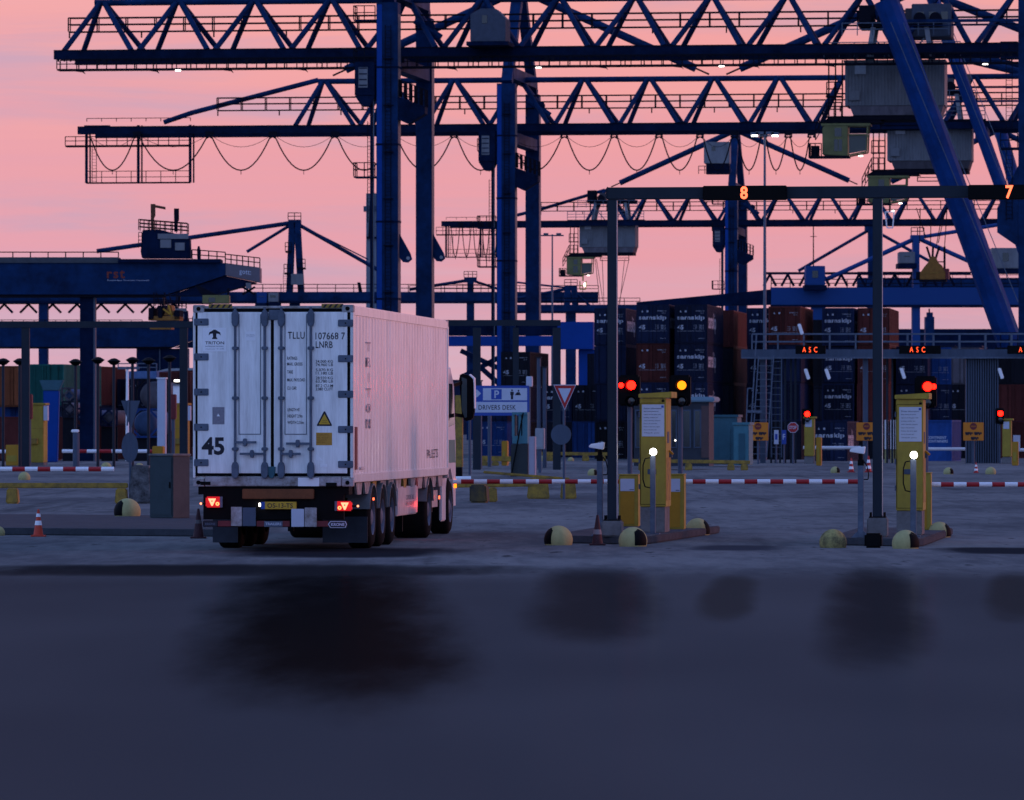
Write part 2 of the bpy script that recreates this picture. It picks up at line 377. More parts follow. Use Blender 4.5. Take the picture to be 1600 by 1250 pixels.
for x0, x1, z, bx_, s in ((367, 401, 691, 383, -4), (375, 414, 709, 394, 4), (448, 487, 693, 466, -4), (440, 471, 709, 455, 4)):
    q = Q(); q.bar((ax(x0),-.06,azz(z)), (ax(x1),-.06,azz(z)), .028, .035); q.build('door_handle', GALV, box)
    q = Q(); q.prism([(ax(bx_-2.2),azz(z+6)), (ax(bx_-3.4),azz(z)), (ax(bx_-2.2),azz(z-6)), (ax(bx_+2.2),azz(z-6)), (ax(bx_+3.4),azz(z)), (ax(bx_+2.2),azz(z+6))], -.085, -.0045); q.build('handle_catch', GALV, box, bevel=.006)
Q().bx(ax(420), ax(438), -.03, .02, azz(500), azz(484)).build('anti_rack_plate', GALV, box, bevel=.008)
Q().prism([(ax(419),azz(729)), (ax(431),azz(729)), (ax(430),azz(741)), (ax(427.5),azz(747)), (ax(422),azz(747)), (ax(419.5),azz(741))], -.05, -.0045).build('customs_seal_plate', TEAL, box, bevel=.006)
# print on the doors
def film(x0, x1, y0, y1, m, nm='sticker', t=-.0065): 
    return Q().bx(ax(x0), ax(x1), t, -.0042, azz(y1), azz(y0)).build(nm, m, box)
def tx(s, x0, x1, y0, y1, m=INK, y=-.008, bold=0, sp=1, nm='lettering', par=None):
    return text(nm, s, ax(x0), ax(x1), azz(y1), azz(y0), y, m, par or box, bold, sp, off=CO)
st = film(316, 352.8, 512, 549, PLAINW)
e = Q(); cx, cz = ax(334.7), azz(522)                 # T emblem: arched arms on a stem with a foot
pt = lambda *l: [(ax(a), azz(b_)) for a, b_ in l]
e.prism(pt((325,524),(326,519),(330,517),(333,515),(336,515),(339,517),(343,519),(344.2,524),(341.5,521.5),(337.5,521),(337,526),(339,529.6),(330,529.6),(332,526),(331.5,521),(327.5,521.5)), -.0085, -.007)
e.build('emblem', INK, st)
tx('TRITON', 319.5, 349.5, 533.2, 538, bold=.012, par=st); tx('INTERNATIONAL', 320, 349, 540, 542, m=GALV, par=st); tx('www.trtn.com  +31 10 000', 320, 349, 544.2, 545.8, m=GALV, par=st)
s2 = film(383, 399, 518, 532, PLAINW); tx('CAUTION', 384.5, 397.5, 522.8, 524, par=s2); tx('no loading', 384.5, 397, 525.4, 526.6, m=GALV, par=s2)
s3 = film(331, 350, 636, 663, mat('grey_placard', (.25,.24,.29), .6, dirt=.35, scale=30)); Q().prism(pt((340,646),(343,650.5),(338,650.5)), -.0085, -.007).build('mark', PLAINW, s3)
tx('45', 314, 350, 683, 711, bold=.035)
tx('TLLU', 450, 476.5, 518.5, 529.5, bold=.008, sp=1.12); tx('107668 7', 493.5, 540, 519.5, 530.5, bold=.008, sp=1.05); tx('LNRB', 494, 520.5, 533.5, 543.8, bold=.008, sp=1.1)
for s_, x1, y in (('RATINGS', 465, 557.2), ('MAX. GROSS', 473, 566.3), ('TARE', 458, 578.6), ('MAX. PAYLOAD', 477, 591), ('CU. CAP.', 464, 603.8)): tx(s_, 449, x1, y, y+5, bold=.01)
for s_, y in (('34.000 KG', 562.6), ('74.960 LB', 567.8), ('5.070 KG', 575.8), ('11.180 LB', 581), ('28.930 KG', 588.4), ('63.780 LB', 593.6), ('87.2 CU.M', 600.6), ('3.080 CU.FT', 605.8)): tx(s_, 494, 521, y, y+4.4, bold=.006)
for s_, x1, y in (('LENGTH 45\'', 469, 637.5), ('HEIGHT 2.9m', 473, 647.5), ('WIDTH 2.55m', 475, 657.5)): tx(s_, 449.5, x1, y, y+5, bold=.01)
w0 = Q().prism(pt((507.7,642.5),(509,643.2),(519.6,664.2),(518.8,665.6),(496.6,665.6),(495.6,664.2),(506.4,643.2)), -.0068, -.0042).build('warning_triangle', INK, box)
Q().prism(pt((507.7,646.8),(516.6,663),(498.7,663)), -.0092, -.0072).build('warning_face', mat('warning_yellow', (.62,.36,.02), .5, dirt=.15), w0)
tx('CAUTION', 504, 511.5, 656.2, 657.6, y=-.011, par=w0); tx('2.9m HIGH', 504, 511.5, 659.5, 661, y=-.011, par=w0)
s4 = film(494.5, 519.6, 676, 695.6, mat('safety_plate', (.55,.27,.03), .5, dirt=.4, scale=14)); 
for i, y in enumerate((678.5, 683, 686.5, 690)): tx(('CSC SAFETY APPROVAL','NL 0123','MAX 34000 KG','RACKING 15240 KG')[i], 496, 515-i*2, y, y+2, m=ORG, par=s4)
film(501, 512, 725, 730, PLAINW); Q().prism(pt((494.5,710),(496,710),(505.5,719.5),(494.5,719.5)), -.0065, -.0042).build('sticker', PLAINW, box)
Q().bx(ax(466), ax(499.5), -.0085, -.0055, azz(759.5), azz(746.3)).build('sill_plate', PLAINW, box)
Q().bx(ax(312), ax(328), -.012, .1, azz(758), azz(752.5)).build('fork_pocket', BLACK, box); Q().bx(ax(510), ax(527), -.012, .1, azz(760), azz(754)).build('fork_pocket', BLACK, box)
# print on the side wall
for i, c in enumerate('TRITON'):
    zc = azz(532 + i*24.5) ; text('lettering', c, 1.75 if c != 'I' else 1.96, 2.25 if c != 'I' else 2.04, zc-.15, zc, HWD+.002, PINK, box, 0, face='+x', off=CO)
text('lettering', 'PALLETS', 10.3, 12.0, azz(722), azz(707), HWD+.002, INK, box, 0, face='+x', off=CO)
text('lettering', '45', .8, 1.4, azz(735), azz(730), HWD+.002, PINK, box, 0, face='+x', off=CO)
Q().bx(HWD-.02, HWD+.006, .22, .50, azz(734), azz(667)).build('corner_plate', REDD, box)
# ---- trailer
tr = thing('semi_trailer', 'dark three axle container trailer with lit red tail lamps', 'trailer', tloc(), TY)
T = MB
T().bx(-.55, -.35, .2, 13.2, .82, 1.025).bx(.35, .55, .2, 13.2, .82, 1.025).bx(-1.2, 1.2, .06, .5, .90, 1.025).bx(-1.2, 1.2, 13.0, 13.4, .9, 1.025).bx(-.9, .9, 2.2, 6.0, .55, .82).build('chassis', BLACK, tr)
T().bx(-1.12, 1.12, .06, .14, azz(812), .90).build('rear_panel', BLACK, tr)
T().bx(ax(378), ax(491), -.01, .055, azz(779.5), azz(764)).build('marker_board', mat('dull_orange_board', (.20,.055,.012), .6, dirt=.6, scale=6), tr, bevel=.01)
# registration plate
pl = T().bx(ax(412), ax(463.5), -.02, .05, azz(795.5), azz(784)).build('number_plate', mat('plate_yellow', (.62,.36,.02), .5, dirt=.3, scale=12), tr, bevel=.004)
T().bx(ax(408), ax(414), -.023, -.0205, azz(795.3), azz(784.2)).build('country_band', SBLUE, pl)
text('plate_lettering', 'OS-13-TS', ax(418), ax(458), azz(793.4), azz(786.2), -.0225, INK, pl, .01)
T().bx(ax(404.6), ax(406.4), -.025, .05, azz(791.5), azz(786)).build('plate_lamp', SPOT, tr)
def cluster(x0, x1, y0, y1, tx_, rx):
    h = T().bx(ax(x0), ax(x1), -.035, .055, azz(y1), azz(y0)).build('tail_lamp', mat('red_lens', (.30,.004,.006), .2, dirt=0, emit=(1,.008,.006), es=.5), tr, bevel=.02)
    cy = (y0+y1)/2
    T().prism(pt((tx_-6.2,cy-5.5),(tx_+6.2,cy-5.5),(tx_+1,cy+5.8),(tx_-1,cy+5.8)), -.046, -.038).build('triangle_lamp', REDHOT, h)
    T().lathe([(0,0),(.012,0),(.012,-.004),(0,-.004)], 8, (ax(tx_), -.047, azz(cy-1.5)), 'y').build('lamp_core', BLACK, h)
    T().lathe([(.012,0),(.030,0),(.030,-.008),(.012,-.008),(.012,0)], 14, (ax(rx), -.038, azz(cy+2.8)), 'y').build('ring_lamp', glow('orange_ring', (1,.30,.10), 2.6) if 'orange_ring' not in bpy.data.materials else bpy.data.materials['orange_ring'], h)
    T().bx(ax(x1 if tx_ < rx else x0)-.02, ax(x1 if tx_ < rx else x0)+.02, -.03, .03, azz(y1), azz(y0)).build('lens_end', GALV, h)
cluster(320.5, 345, 776, 793, 331, 339.5); cluster(526, 551, 783, 798, 540, 532)
for px, py, px2 in ((313, 787, 321), (560.5, 790.5, 551)):
    h = T().bar((ax(px), -.0, azz(py)), (ax(px2), -.0, azz(py)), .03).build('marker_arm', BLACK, tr)
    T().lathe([(0,-.018),(.015,-.015),(.019,0),(.015,.015),(0,.018)], 10, (ax(px), -.02, azz(py)), 'y').build('marker_lamp', REDHOT, tr)
T().bx(ax(316), ax(543.5), -.02, .05, azz(823.5), azz(813.5)).build('underrun_bar', BLACK, tr, bevel=.01)
for a, c in ((340,361), (401,414), (442,453), (496,514)): T().bx(ax(a), ax(c), -.026, -.0205, azz(822.5), azz(813.8)).build('reflector', REDD, tr)
pl2 = T().bx(ax(413), ax(442), -.03, -.021, azz(823), azz(814.2)).build('name_plate', GALV, tr); text('lettering', 'TRAILERS', ax(415), ax(440), azz(820.5), azz(816.5), -.032, SLAV, pl2, .02)
pl3 = T().prism(pt((513.5,819),(517,814),(541,814),(543.5,819),(541,824.5),(517,824.5)), -.030, -.021).build('maker_badge', SLAV, tr)
T().prism(pt((515,819),(518,815),(540,815),(542,819),(540,823.5),(518,823.5)), -.034, -.0305).build('badge_face', INK, pl3); text('lettering', 'KRONE', ax(518.5), ax(539.5), azz(821.6), azz(816.8), -.036, SLAV, pl3, .03)
pl4 = T().bx(ax(317), ax(339), -.026, -.0205, azz(823), azz(814)).build('badge_face', INK, tr); text('lettering', 'KRONE', ax(320), ax(336), azz(820.5), azz(817), -.028, GALV, tr, .02)
for a, c, y0, y1, m in ((361,378,792,822,WDIRT), (379,400,793,822,GREYP), (456,476,795,823,SLAV), (477,496,793,823,WDIRT)): T().bx(ax(a), ax(c), -.045, -.03, azz(y1), azz(y0)).build('spray_board', m, tr, bevel=.004)
MUD = mat('mud_flap_rubber', (.022,.03,.05), .6, dirt=.5, scale=6)
for a, c in ((-1.27, -.86), (.52, 1.25)): T().bx(a, c, 2.03, 2.05, .10, .52).build('mud_flap', MUD, tr)
FEN = mat('fender_plastic', (.17,.175,.19), .5, dirt=.5, scale=5)
def wheel(par, x, y, r, w, side):
    t = T().lathe([(.29,-w/2),(r-.06,-w/2),(r-.015,-w/2+.03),(r,-w/2+.06),(r,w/2-.06),(r-.015,w/2-.03),(r-.06,w/2),(.29,w/2)], 28, (x,y,r), 'x').build('wheel', RUB, par, True)
    h = T(); xo = x+side*w/2
    h.lathe([(.29,0),(.27,-.02*side),(.25,-.12*side),(.14,-.13*side),(.13,-.02*side),(.06,0),(0,0)], 20, (xo,y,r), 'x'); h.build('rim', GALV, t, True)
    nu = T()
    for i in range(8):
        a = i*math.pi/4; nu.cyl((xo-.12*side,y+.19*math.cos(a),r+.19*math.sin(a)), (xo-.09*side,y+.19*math.cos(a),r+.19*math.sin(a)), .016, 5)
    nu.build('wheel_nuts', BLACK, t)
def fender(par, x0, x1, y, r, a0=15, a1=165, m=None):
    pr = [(y+(r+.07)*math.cos(rad(a)), .5+(r+.07)*math.sin(rad(a))) for a in range(a0, a1+1, 10)]
    inn = [(y+(r+.045)*math.cos(rad(a)), .5+(r+.045)*math.sin(rad(a))) for a in range(a1, a0-1, -10)]
    q = T(); n = len(pr)
    for i in range(n-1): q.prism([pr[i], pr[i+1], inn[n-2-i], inn[n-1-i]], x0, x1, 'x')
    q.build('fender', m or FEN, par)
for y in (2.72, 4.03, 5.34):
    for s_ in (-1, 1):
        wheel(tr, s_*1.06, y, .5, .385, s_); fender(tr, min(s_*.86, s_*1.27), max(s_*.86, s_*1.27), y, .48)
    T().cyl((-1,y,.5), (1,y,.5), .08, 10).build('axle', BLACK, tr)
# side: load supports under the container, tool box
for i in range(12):
    y0 = .75 + i*1.06; m = YELO if i in (2, 6) else WDIRT; w = .55 if i in (2,6) else .78
    T().prism([(y0, ZB+.05), (y0+w, ZB+.05), (y0+w-.12, ZB-.14), (y0+.16, ZB-.14)], HWD-.09, HWD-.05, 'x').build('load_support', m, tr)
tb = T().prism([(6.2,.46),(9.1,.46),(9.2,.80),(9.2,.95),(6.25,.95)], .85, 1.24, 'x').build('tool_box', mat('tool_box_white', (.52,.47,.49), .45, dirt=.4, scale=4), tr, bevel=.02)
text('lettering', 'CODE XL', 7.4, 8.6, .72, .80, 1.243, GALV, tb, .01, face='+x'); text('lettering', 'EN 12642', 7.4, 8.6, .62, .69, 1.243, GALV, tb, 0, face='+x')
for s_ in (-1,1): T().bx(s_*.95-.05, s_*.95+.05, 8.9, 9.0, .15, .9).build('landing_leg', BLACK, tr)
# ---- tractor
tk = thing('truck_tractor', 'white lorry tractor cab with big black mirror, mostly hidden ahead of its trailer', 'lorry', tloc(), TY)
CABW = mat('cab_white', (.68,.66,.70), .3, dirt=.3, scale=2, coat=.4)
T().bx(-.45, .45, 9.4, 16.0, .62, .88).build('chassis', BLACK, tk)
cb = T().prism([(13.9,.62),(13.9,2.7),(14.1,3.0),(14.8,3.1),(15.45,2.75),(15.75,1.6),(15.75,.45),(15.3,.45),(15.15,.95),(14.8,1.15),(14.35,1.1),(14.1,.85),(14.0,.62)], -1.19, 1.19, 'x').build('cab', CABW, tk, bevel=.05)
T().prism([(14.3,1.95),(14.3,2.75),(15.1,2.75),(15.45,2.0)], 1.185, 1.196, 'x').build('side_window', GLASS, cb)
T().prism([(13.95,1.30),(13.95,1.72),(15.55,1.72),(15.65,1.30)], 1.186, 1.194, 'x').build('teal_stripe', mat('stripe_teal',(.01,.16,.15),.4,dirt=.2), cb)
T().bx(-1.1, 1.1, 15.5, 15.68, 1.8, 2.6).build('windscreen', GLASS, cb)
mr_ = T().prism([(1.30,2.20),(1.36,2.06),(1.50,2.10),(1.53,2.25),(1.52,2.78),(1.46,2.90),(1.28,2.95),(1.25,2.85)], 15.72, 15.95, 'y').build('mirror', BLACK, tk, bevel=.02)
T().prism([(1.525,2.3),(1.545,2.3),(1.535,2.86),(1.45,2.935),(1.43,2.92),(1.515,2.84)], 15.74, 15.94, 'y').build('mirror_edge', PLAINW, mr_)
T().prism([(1.30,2.28),(1.36,2.12),(1.40,2.14),(1.40,2.84),(1.30,2.88)], 15.705, 15.719, 'y').build('mirror_glass', mat('mirror_glass_tint', (.03,.06,.065), .2, dirt=0), mr_)
T().bar((1.1,15.35,2.7), (1.35,15.84,2.8), .06).bar((1.1,15.5,2.2), (1.35,15.84,2.15), .06).build('mirror_arm', BLACK, mr_)
for s_ in (-1,1):
    wheel(tk, s_*.92, 11.0, .5, .62, s_); fender(tk, min(s_*.62, s_*1.25), max(s_*.62, s_*1.25), 11.0, .52)
    wheel(tk, s_*1.02, 14.7, .5, .36, s_)
T().cyl((-1,11,.5), (1,11,.5), .1, 10).cyl((-1,14.7,.5), (1,14.7,.5), .07, 8).build('axle', BLACK, tk)
T().bx(.75, 1.14, 12.0, 13.25, .42, .92).build('fuel_tank', mat('tank_alloy', (.5,.46,.48), .35, metal=.5, dirt=.3), tk, bevel=.1)
T().bx(1.15, 1.20, 13.3, 13.95, .25, 1.05).build('side_skirt', CABW, tk, bevel=.02)
h = T().bx(.82, 1.12, 9.36, 9.44, .52, .72).build('tail_lamp', mat('red_lens', (.3,.004,.006)), tk, bevel=.02)
T().bx(.845, .955, 9.33, 9.356, .56, .69).bx(1.03, 1.075, 9.33, 9.356, .57, .68).build('brake_light', REDHOT, h)
T().bx(1.17, 1.22, 15.45, 15.6, .83, .99).build('indicator_lamp', AMB_L, tk)
T().bx(1.205, 1.225, 12.7, 12.78, .66, .72).build('marker_lamp', ORLED, tk)
for (x, y, z) in ((1.29, 2.5, .80),):
    T().bx(x-.01, x+.01, y-.04, y+.04, z-.02, z+.02).build('marker_lamp', ORLED, tr)
# ================================================================ gate islands
def PX(d, pc):
    s = d/F; return (lambda px: (px-pc)*s), (lambda py: (HZ-py)*s + CH - gz(d))
KERB = mat('kerb_concrete', (.066,.072,.085), .9, dirt=.5, scale=3, spec=.1, bump=.4)
def slab(name, pts, h, label=None):
    b = MB().prism([(p.x, p.y) for p in pts], .0, h, 'z').build(name, KERB, bevel=.02); return tag(b, kind='structure')
vL = Vector((math.sin(-YAW), math.cos(-YAW), 0))
a1, a2, a3 = G(856,96.3), G(1004,94.9), G(1116,104)
slab('traffic_island', [a1, a2, G(1018,95.6), a3, a3+vL*1.2, a1+vL*9], .13)
b1, b2, b3 = G(1290,94.6), G(1432,93.2), G(1484,102)
slab('traffic_island', [b1, b2, G(1443,93.8), b3, b3+vL*1.2, b1+vL*9], .13)
slab('traffic_island', [G(-90,103.5), G(352,101.4), G(375,103), G(330,117), G(-90,119)], .13)
BALLM = mat('bollard_yellow', (.44,.40,.18), .75, dirt=.4, scale=3.5, spec=.15, dcol=(.16,.13,.06))
BALLW = mat('worn_bollard_yellow', (.38,.33,.12), .75, dirt=1, scale=5, spec=.15, dcol=(.03,.028,.03))
def dome(px, d, wpx, label, group, m=BALLM, scuff=0, z=0):
    r = wpx*d/F/2
    t = thing('dome_bollard', label, 'bollard', G(px,d)+Vector((0,0,z)), random.uniform(0,6), group); t.rotation_euler = (0,0,0)
    pr = [(r*math.cos(rad(a)), r*.36+r*math.sin(rad(a))) for a in range(-21, 90, 9)] + [(0, r*1.36)]
    n = 22; MB().lathe(pr, n).build('dome', m, t, True)
    if scuff:                                # rubbed black patch where tyres brush past
        q = MB(); vs = []; fs = []
        cols = range(8)
        for i in cols:
            az_ = rad(scuff-32+9*i)
            for j in range(8):
                e = rad(-16 + 11*j*(1-.25*abs(i-3.5)/3.5)); rr = r*1.006
                vs.append((rr*math.cos(e)*math.sin(az_), -rr*math.cos(e)*math.cos(az_), r*.36+rr*math.sin(e)))
        fs = [(i*8+j, i*8+j+1, (i+1)*8+j+1, (i+1)*8+j) for i in range(7) for j in range(7)]
        q._add(vs, fs).build('scuff_patch', BLACK, t, True)
    return t
GI = 'yellow dome bollards guarding the gate islands'
dome(872.5, 94.6, 45, 'yellow dome bollard at the left corner of the island carrying lane sign 8', GI, scuff=-62)
dome(989, 93.6, 45, 'yellow dome bollard with black patch right of the tall gantry post', GI, scuff=38)
dome(1090, 103, 39, 'yellow dome bollard behind the first kiosk, right of its amber cabinet', GI, scuff=70)
dome(1301.5, 92.6, 43, 'worn yellow dome bollard with dark streaks, left of the black block', GI, m=BALLW)
dome(1415, 92, 43, 'yellow dome bollard with black patch in front of the right kiosk', GI, scuff=48)
dome(1468, 101, 36, 'pale dome bollard behind the right kiosk at the island edge', GI, scuff=66)
dome(199, 116, 42, 'yellow dome bollard left of the grey roadside cabinet', GI, scuff=-50, z=.12)
dome(-3, 102.5, 22, 'yellow dome bollard cut by the left edge of the photo', GI)
def cone(px, d, hpx, label, group, m=CONE, bands=((.42,.58),(.72,.84)), bm=PLAINW):
    h = hpx*d/F; t = thing('traffic_cone', label, 'traffic cone', G(px,d), 0, group)
    MB().bx(-h*.27, h*.27, -h*.27, h*.27, 0, h*.06).build('base', m, t, bevel=h*.02)
    R = lambda z: h*(.19-.155*z)
    MB().lathe([(R(.06),h*.06),(R(.5),h*.5),(R(1),h*.99),(0,h)], 14).build('cone_body', m, t, True)
    for a, b in bands: MB().lathe([(R(a)+.004,h*a),(R(b)+.004,h*b)], 14).build('band', bm, t, True)
GCN = 'traffic cones standing by the lanes'
cone(60, 101.6, 43, 'orange cone with pale bands in front of the left kerb', GCN)
CD = mat('dirty_cone', (.05,.012,.018), .7, dirt=.6, scale=9)
cone(310, 100, 47, 'dirty dark cone beside the lorry tail, right of the grey cabinet', GCN, CD, ((.5,.62),), mat('dirty_band',(.10,.09,.10),.7))
cone(933.5, 94.4, 48, 'dirty dark cone with one pale band between two dome bollards', GCN, CD, ((.36,.52),), mat('dirty_band2',(.24,.20,.21),.7))
# concrete block and portals
def kiosk(px, d, w, label, plinth, top, doc):
    t = thing('ticket_kiosk', label, 'kiosk', G(px,d)+Vector((0,0,.13)), YAW, 'yellow ticket kiosks')
    X, Z = PX(d, px); Zl = lambda y: Z(y)-.13; dp = .95
    MB().bx(-w/2+.01, w/2-.02, .02, dp-.05, 0, Zl(plinth)-.01).build('plinth', CONC, t, bevel=.01)
    body = MB().bx(-w/2, w/2, 0, dp, Zl(plinth)-.01, Zl(top)).build('cabinet', YEL, t, bevel=.012)
    MB().prism([(-w/2-.02, Zl(top)+.005), (w/2+.10, Zl(top)+.005), (w/2+.10, Zl(top)+.11), (-w/2-.02, Zl(top)+.075)], -.05, dp+.05).build('roof_cap', YEL, t, bevel=.008)
    x0, x1, y0, y1 = doc
    dd = MB().bx(X(x0), X(x1), -.012, -.001, Zl(y1), Zl(y0)).build('notice_board', SLAV, t, bevel=.003)
    lines = ['Driver information', 'Before entering the terminal', 'report at the gate with', 'booking number and', 'valid identity papers', 'Keep to the speed limit', 'Follow the lane signs', 'Have your documents ready', 'Thank you']
    h = (y1-y0)/12
    for i, s_ in enumerate(lines):
        yy = y0 + h*(1.2+i*1.15); text('lettering', s_, X(x0+3), X(x1-4-(i*5%9)), Zl(yy+h*.55), Zl(yy), -.014, GREYP, dd, .01)
    MB().bx(X(x1-4.5), X(x1-.8), -.015, -.0125, Zl(y0+5), Zl(y0+1.5)).build('notice_emblem', SBLUE, dd)
    # lock plate with printed padlock mark
    MB().bx(X(x1-4), X(x1+.5), -.008, -.001, Zl(y0-4), Zl(y0-7)).lathe([(.012,0),(.018,0),(.018,.006),(.012,.006),(.012,0)], 10, (X(x1-1.8), -.007, Zl(y0-7)), 'y').build('lock', BLACK, t)
    MB().bx(w/2-.005, w/2+.008, .25, .55, 1.55, 1.75).bx(w/2-.005, w/2+.05, .6, .72, 1.30, 1.42).build('side_reader', GREYP, t)
    MB().bx(-w/2+.015,w/2-.015,-.004,-.001,Zl(top)-.09,Zl(top)-.083).bx(-w/2+.012,-w/2+.019,-.004,-.001,Zl(plinth)+.03,Zl(top)-.09).bx(-w/2+.015,w/2-.015,-.004,-.001,Zl(plinth)+.03,Zl(plinth)+.037).build('door_seam', BLACK, t)
    for zz in (.75, 1.2, 2.0): MB().cyl((-w/2-.008,-.006,zz),(-w/2-.008,-.006,zz+.09),.012,6).build('hinge', GREYP, t)
    MB().bx(-.09,.06,-.014,-.001,Zl(741),Zl(733)).build('ticket_slot', GREYP, t, bevel=.004)
    MB().bar((w/2+.03,.3,1.42), (w/2+.10,.25,1.36), .03).build('lever', YELD, t)
    MB().bx(w/2+.001, w/2+.004, .06, .9, .55, 1.3).build('side_print', YELO, t)
    return t
kiosk(1020, 98.7, .455, 'yellow ticket kiosk between the red and the amber lamp', 791, 622, (1003,1038,632,682))
kiosk(1421, 96.6, .46, 'yellow ticket kiosk under the red lamp at the right', 797, 624, (1405,1440,636,690))
def lamp_post(px, d, y0, y1, wpx, label):
    t = thing('card_reader_post', label, 'post', G(px,d)+Vector((0,0,.13)), YAW, 'lit intercom posts in front of the kiosks'); X, Z = PX(d, px); s = d/F
    top = Z(y0+7)-.13; w = wpx*s
    MB().bx(-w/2, w/2, -w/2, w/2, 0, top).build('post', GALV, t, bevel=.008)
    MB().bx(-.12, .12, -.1, .12, 0, .015).build('base_plate', GALV, t)
    zc = Z(y0)-.13
    MB().cyl((0,0,top), (0,0,zc-.05), .035, 10).build('neck', GREYP, t)
    lp = MB().lathe([(0,-.03),(.055,-.02),(.062,0),(.055,.02),(0,.03)], 18, (.012,-.05,zc), 'y').build('lamp', WLAMP, t, True)
    pts = [(-.03,-.02,top-.02), (-.13,-.03,top-.04), (-.165,-.03,top-.15), (-.165,-.03,top-.40), (-.13,-.03,top-.52), (-.04,-.03,top-.54)]
    MB().path(pts, .011, 6).build('cable_loop', BLACK, t)
lamp_post(1020, 97.3, 706, 830, 8, 'grey post with a bright white lamp in front of the kiosk by lane sign 8')
lamp_post(1427, 95.2, 711, 836, 9, 'grey post with a bright white lamp in front of the right kiosk')
def cam_post(px, d, y0, wpx, label, flip=1):
    t = thing('camera_post', label, 'post', G(px,d)+Vector((0,0,.13)), YAW, 'number plate camera posts'); X, Z = PX(d, px); w = wpx*d/F; top = Z(y0)-.13
    MB().bx(-w/2, w/2, -w/2, w/2, 0, top).build('post', GALV, t, bevel=.008)
    MB().prism([(-.16,0),(.16,0),(.04,.12),(-.04,.12)], -.02, .02).build('base_plate', GALV, t)
    MB().cyl((0,0,top), (0,0,top+.09), .04, 10).bx(-.05, .05, -.05, .05, top-.10, top+.0).build('bracket', BLACK, t)
    c = MB(); c.prism([(-.19*flip,top+.13),(.06*flip,top+.09),(.08*flip,top+.22),(-.16*flip,top+.185)], -.07, .07); c.build('camera', PLAINW, t, bevel=.012)
    MB().path([(.04*flip,0,top-.02),(.10*flip,0,top-.10),(.13*flip,0,top-.24),(.12*flip,0,top-.33),(.05*flip,0,top-.33)], .010, 5).build('cable_loop', BLACK, t)
cam_post(937.5, 95.6, 711, 9, 'grey camera post with white camera left of the tall gantry post')
cam_post(1345, 94.4, 718, 9, 'grey camera post with white camera left of the second gantry post')
def cabinet(px, d, w, h, dp, label, panel=True, dirpx=None):
    t = thing('barrier_cabinet', label, 'cabinet', G(px,d)+Vector((0,0,.13)), YAW, 'amber barrier cabinets')
    MB().bx(-w/2, w/2, 0, dp, 0, h).build('cabinet', YEL, t, bevel=.012)
    MB().bx(-w/2+.03, w/2-.07, -.010, -.001, .04, h*.68).build('front_door', YELD, t, bevel=.004)
    if panel:
        q = MB().bx(-w/2+.03, w/2-.07, -.010, -.001, h*.69, h*.93).build('label_plate', SLAV, t, bevel=.003)
        MB().bx(.02, w/2-.08, -.012, -.0105, h*.71, h*.725).build('mark', GALV, q)
    MB().bx(-w/2-.01, w/2+.01, -.01, dp+.01, h+.001, h+.02).build('lid', YEL, t, bevel=.005)
cabinet(982, 104.5, .36, .94, .38, 'amber barrier cabinet between the tall gantry post and the left kiosk')
cabinet(1054, 101.7, .34, .97, .38, 'amber barrier cabinet right of the left kiosk with cream edge')
cabinet(1447, 101, .17, 1.0, .38, 'narrow amber barrier cabinet behind the right kiosk', False)
def boom(p, q, d, y, label, seg=20, r=.042, pivot='right', first=0, group='red and white barrier booms'):
    t = thing('barrier_boom', label, 'barrier', Vector(((p-800)/F*d, d, (HZ-y)/F*d + CH)), 0, group)
    s = d/F; n = max(1, round((q-p)/seg)); 
    for i in range(n):
        a, b = (q-p)*i/n*s, (q-p)*(i+1)/n*s
        MB().cyl((a,0,0), (b,0,0), r, 8).build('boom_segment', REDP if (i+first) % 2 else PLAINW, t, True)
boom(700, 984, 105, 752.5, 'red and white boom closing the lane between the lorry and the left kiosk', 20.3)
boom(1062, 1345, 102.3, 752.5, 'red and white boom between the two gantry posts', 20.3, first=0)
boom(1450, 1650, 101.4, 757, 'red and white boom right of the right kiosk', 20.3)
boom(640, 736, 118, 748, 'red and white boom tip just right of the lorry cab', 24, .05, first=1)
# traffic signals
def signal(px, d, ypole, y, lens, label, side=0, hw=.20, hh=.31, r=.085, base_z=.13):
    t = thing('traffic_light', label, 'traffic light', G(px,d)+Vector((0,0,base_z)), YAW, 'lit lane traffic lights'); X, Z = PX(d, px); zc = Z(y)-base_z
    MB().cyl((0,.12,0), (0,.12,zc-.2), .045 if r > .07 else .06, 10).build('pole', GREYP, t)
    MB().bx(-hw, hw, 0, .2, zc-hh*1.25, zc+hh*.62).build('signal_housing', BLACK, t, bevel=.03)
    for k, zz in enumerate((zc, zc-.30)):
        MB().lathe([(r+.02,-.14),(r+.025,-.14),(r+.02,0),(r+.01,0)], 14, (.04,0,zz), 'y').build('visor', BLACK, t, True)
        if k == 0: MB().lathe([(0,-.035),(r*.6,-.03),(r,-.01),(r,0),(0,0)], 18, (.04,-.002,zz), 'y').build('lens', lens, t, True)
        else: MB().lathe([(0,-.03),(r*.8,-.02),(r*.85,-.002),(0,-.002)], 16, (.04,0,zz), 'y').build('unlit_lens', GLASS, t, True)
    if side: MB().lathe([(0,-.03),(.045,-.02),(.05,0),(0,0)], 12, (side*.15,-.003,zc), 'y').build('repeater_lens', RED_L, t, True)
    return zc
signal(983, 107, 738, 602, RED_L, 'traffic light showing red beside the tall gantry post', -1)
signal(1062, 107, 738, 602, AMB_L, 'traffic light showing amber right of the left kiosk', 0)
signal(1446, 104, 738, 604, RED_L, 'traffic light showing red above the right kiosk', 1)
